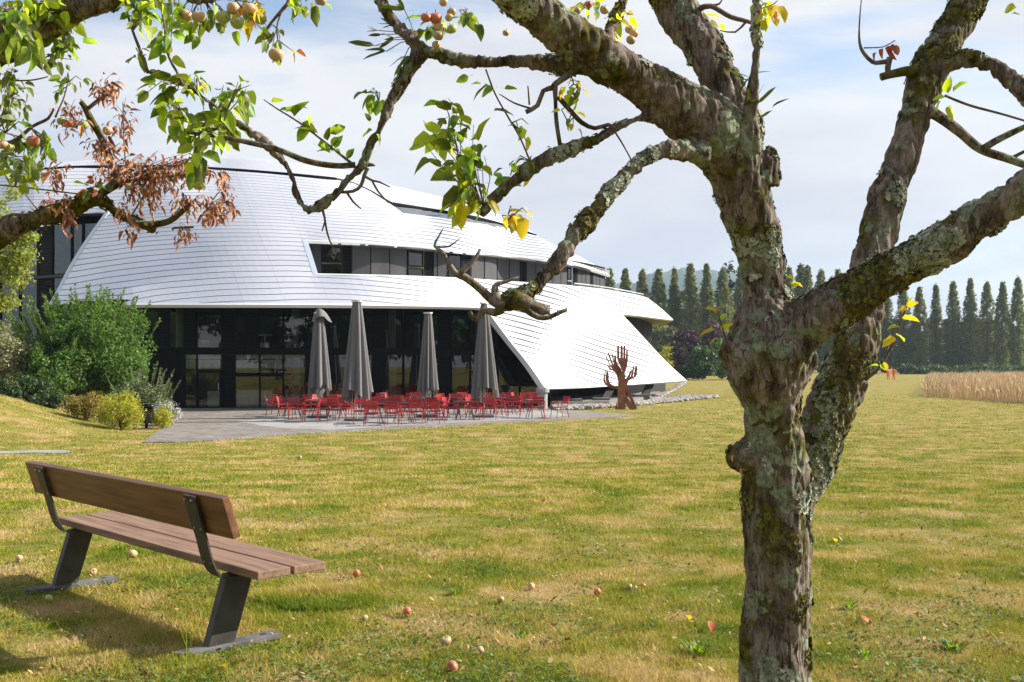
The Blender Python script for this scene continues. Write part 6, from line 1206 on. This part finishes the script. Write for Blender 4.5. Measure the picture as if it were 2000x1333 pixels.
def patch_at(px, py, rx, ry):
    def f(n):
        a = rg.rand(n) * 6.283; r = np.sqrt(rg.rand(n)); X = px + rx * r * np.cos(a); Y = py + ry * r * np.sin(a); return X, FPX * CAMH / (Y - HORIZ)
    return f
GV.append(blades(16000, 0, 0, 0, .03, .085, (.0014, .0003), patch_at(620, 1170, 120, 26))); GV.append(blades(9000, 0, 0, 0, .03, .07, (.0014, .0003), patch_at(260, 1300, 160, 24)))
v = np.vstack(GV); tag(link('grass', mesh_np('grass', v, np.arange(len(v)).reshape(-1, 3)), M['grass']), kind='stuff')
# flat leaved weeds among the grass
n = 60000; D = 4.4 * (26 / 4.4) ** (rg.rand(n) ** 1.25); px = rg.uniform(-20, 2020, n); x = (px - 1000) / FPX * D
cl = vnoise(np.stack([x * 1.6, D * 1.6, D * 0], -1), 31) + .6 * vnoise(np.stack([x * 5, D * 5, D * 0], -1), 32); k = (cl > .18) & ~pip(x, D, TERRW) & (bare(x, D) < .4); x, D = x[k], D[k]; n = len(x); z = terrain(x, D) + .012 + .02 * rg.rand(n)
a = rg.rand(n) * 6.283; s = (.005 + .008 * rg.rand(n)); tl = rg.normal(size=(n, 2)) * .4
c, sn = np.cos(a), np.sin(a); p = np.stack([x, D, z], -1)
def off(l, w): return p + np.stack([(c * l - sn * w) * s, (sn * l + c * w) * s, (l * tl[:, 0] + w * tl[:, 1]) * s], -1)
v = np.stack([off(-1.2, 0), off(0, .75), off(1.2, 0), off(0, -.75)], 1).reshape(-1, 3)
tag(link('clover', mesh_np('clover', v, np.arange(4 * n).reshape(n, 4)), M['clover']), kind='stuff')
rg2 = np.random.RandomState(77); n = 5000; D = 4.4 * (22 / 4.4) ** rg2.rand(n); x = (rg2.uniform(-20, 2020, n) - 1000) / FPX * D; k = ~pip(x, D, TERRW); x, D = x[k], D[k]; n = len(x); p = np.stack([x, D, terrain(x, D) + .02 + .02 * rg2.rand(n)], -1); a = rg2.rand(n) * 6.283; c, sn = np.cos(a), np.sin(a); s = .006 + .012 * rg2.rand(n) ** 2; tl = rg2.normal(size=(n, 2)) * .5
v = np.stack([off(-1.2, 0), off(0, .5), off(1.2, 0), off(0, -.5)], 1).reshape(-1, 3); tag(link('leaf_litter', mesh_np('leaf_litter', v, np.arange(4 * n).reshape(n, 4)), M['litter']), kind='stuff')
def tuft(px, py, r, n, h, label):
    q = GP(px, py); V = []; 
    for i in range(n):
        a = rnd(0, 6.28); rr = r * math.sqrt(random.random()); b = Vector((math.cos(a) * rr * .4, math.sin(a) * rr * .4, 0)); L = h * rnd(.6, 1.1); d = Vector((math.cos(a) * rr / r * .8, math.sin(a) * rr / r * .8, 1)).normalized(); s = Vector((-math.sin(a), math.cos(a), 0)) * .006
        V += [b - s * .6, b + s * .6, b + d * L * .6 + s, b + d * L * .6 - s, b + d * L * .6 - s, b + d * L * .6 + s, b + d * L + Vector((math.cos(a), math.sin(a), -.3)) * L * .25, b + d * L + Vector((math.cos(a), math.sin(a), -.3)) * L * .25]
    V = np.array([tuple(x) for x in V]); k = np.arange(n)[:, None] * 8; me = mesh_np('weed_tuft', V, np.concatenate([k + np.array([0, 1, 2, 3]), k + np.array([4, 5, 6, 7])]))
    o = link('weed_tuft', me, M['leafg']); o.location = q; tag(o, label, 'weed', 'weed tufts in the lawn')
tuft(1362, 1280, .09, 60, .09, 'bright green weed tuft just left of the trunk'); tuft(1862, 1272, .10, 80, .07, 'dense light green weed tuft at lower right'); tuft(1690, 1287, .06, 30, .06, 'small weed tuft between the trunk and the lower right tuft'); tuft(236, 1078, .10, 50, .09, 'broad leaved weed tuft beyond the bench seat'); tuft(1018, 1248, .05, 26, .06, 'small weed tuft in the middle of the near lawn'); tuft(1660, 1190, .06, 34, .07, 'light green weed tuft right of the trunk'); tuft(890, 1162, .07, 30, .06, 'flat weed tuft in the green patch of the lawn')
# tall flower stalk in front of the bench foot
q = GP(362, 1330); t = empty('grass_stalk', q); tag(t, 'thin tall green stalk in front of the near bench foot', 'weed'); mb = MB(); mb.tube([(0, 0, 0), (.006, 0, .15), (.002, 0, .30)], [.0022, .0016, .001], 5); mb.tube([(.005, 0, .12), (.03, .01, .2)], .001, 4); mb.tube([(.005, 0, .16), (-.025, .01, .24)], .001, 4); mb.build('stem', M['leafy'], t)

# ------------------------------------------------------------------ air
hz_ = MB(); hz_.box((0, 1150, 125), (7400, 3700, 272)); hm_ = bpy.data.materials.new('haze'); hm_.use_nodes = True; N, L = nodes_of(hm_); N.remove(N['Principled BSDF'])
pv_ = N.new('ShaderNodeVolumePrincipled'); pv_.inputs['Color'].default_value = (.58, .77, 1.0, 1); pv_.inputs['Density'].default_value = .00018; pv_.inputs['Anisotropy'].default_value = .2
L.new(pv_.outputs[0], N['Material Output'].inputs['Volume']); tag(hz_.build('haze', hm_), kind='stuff')
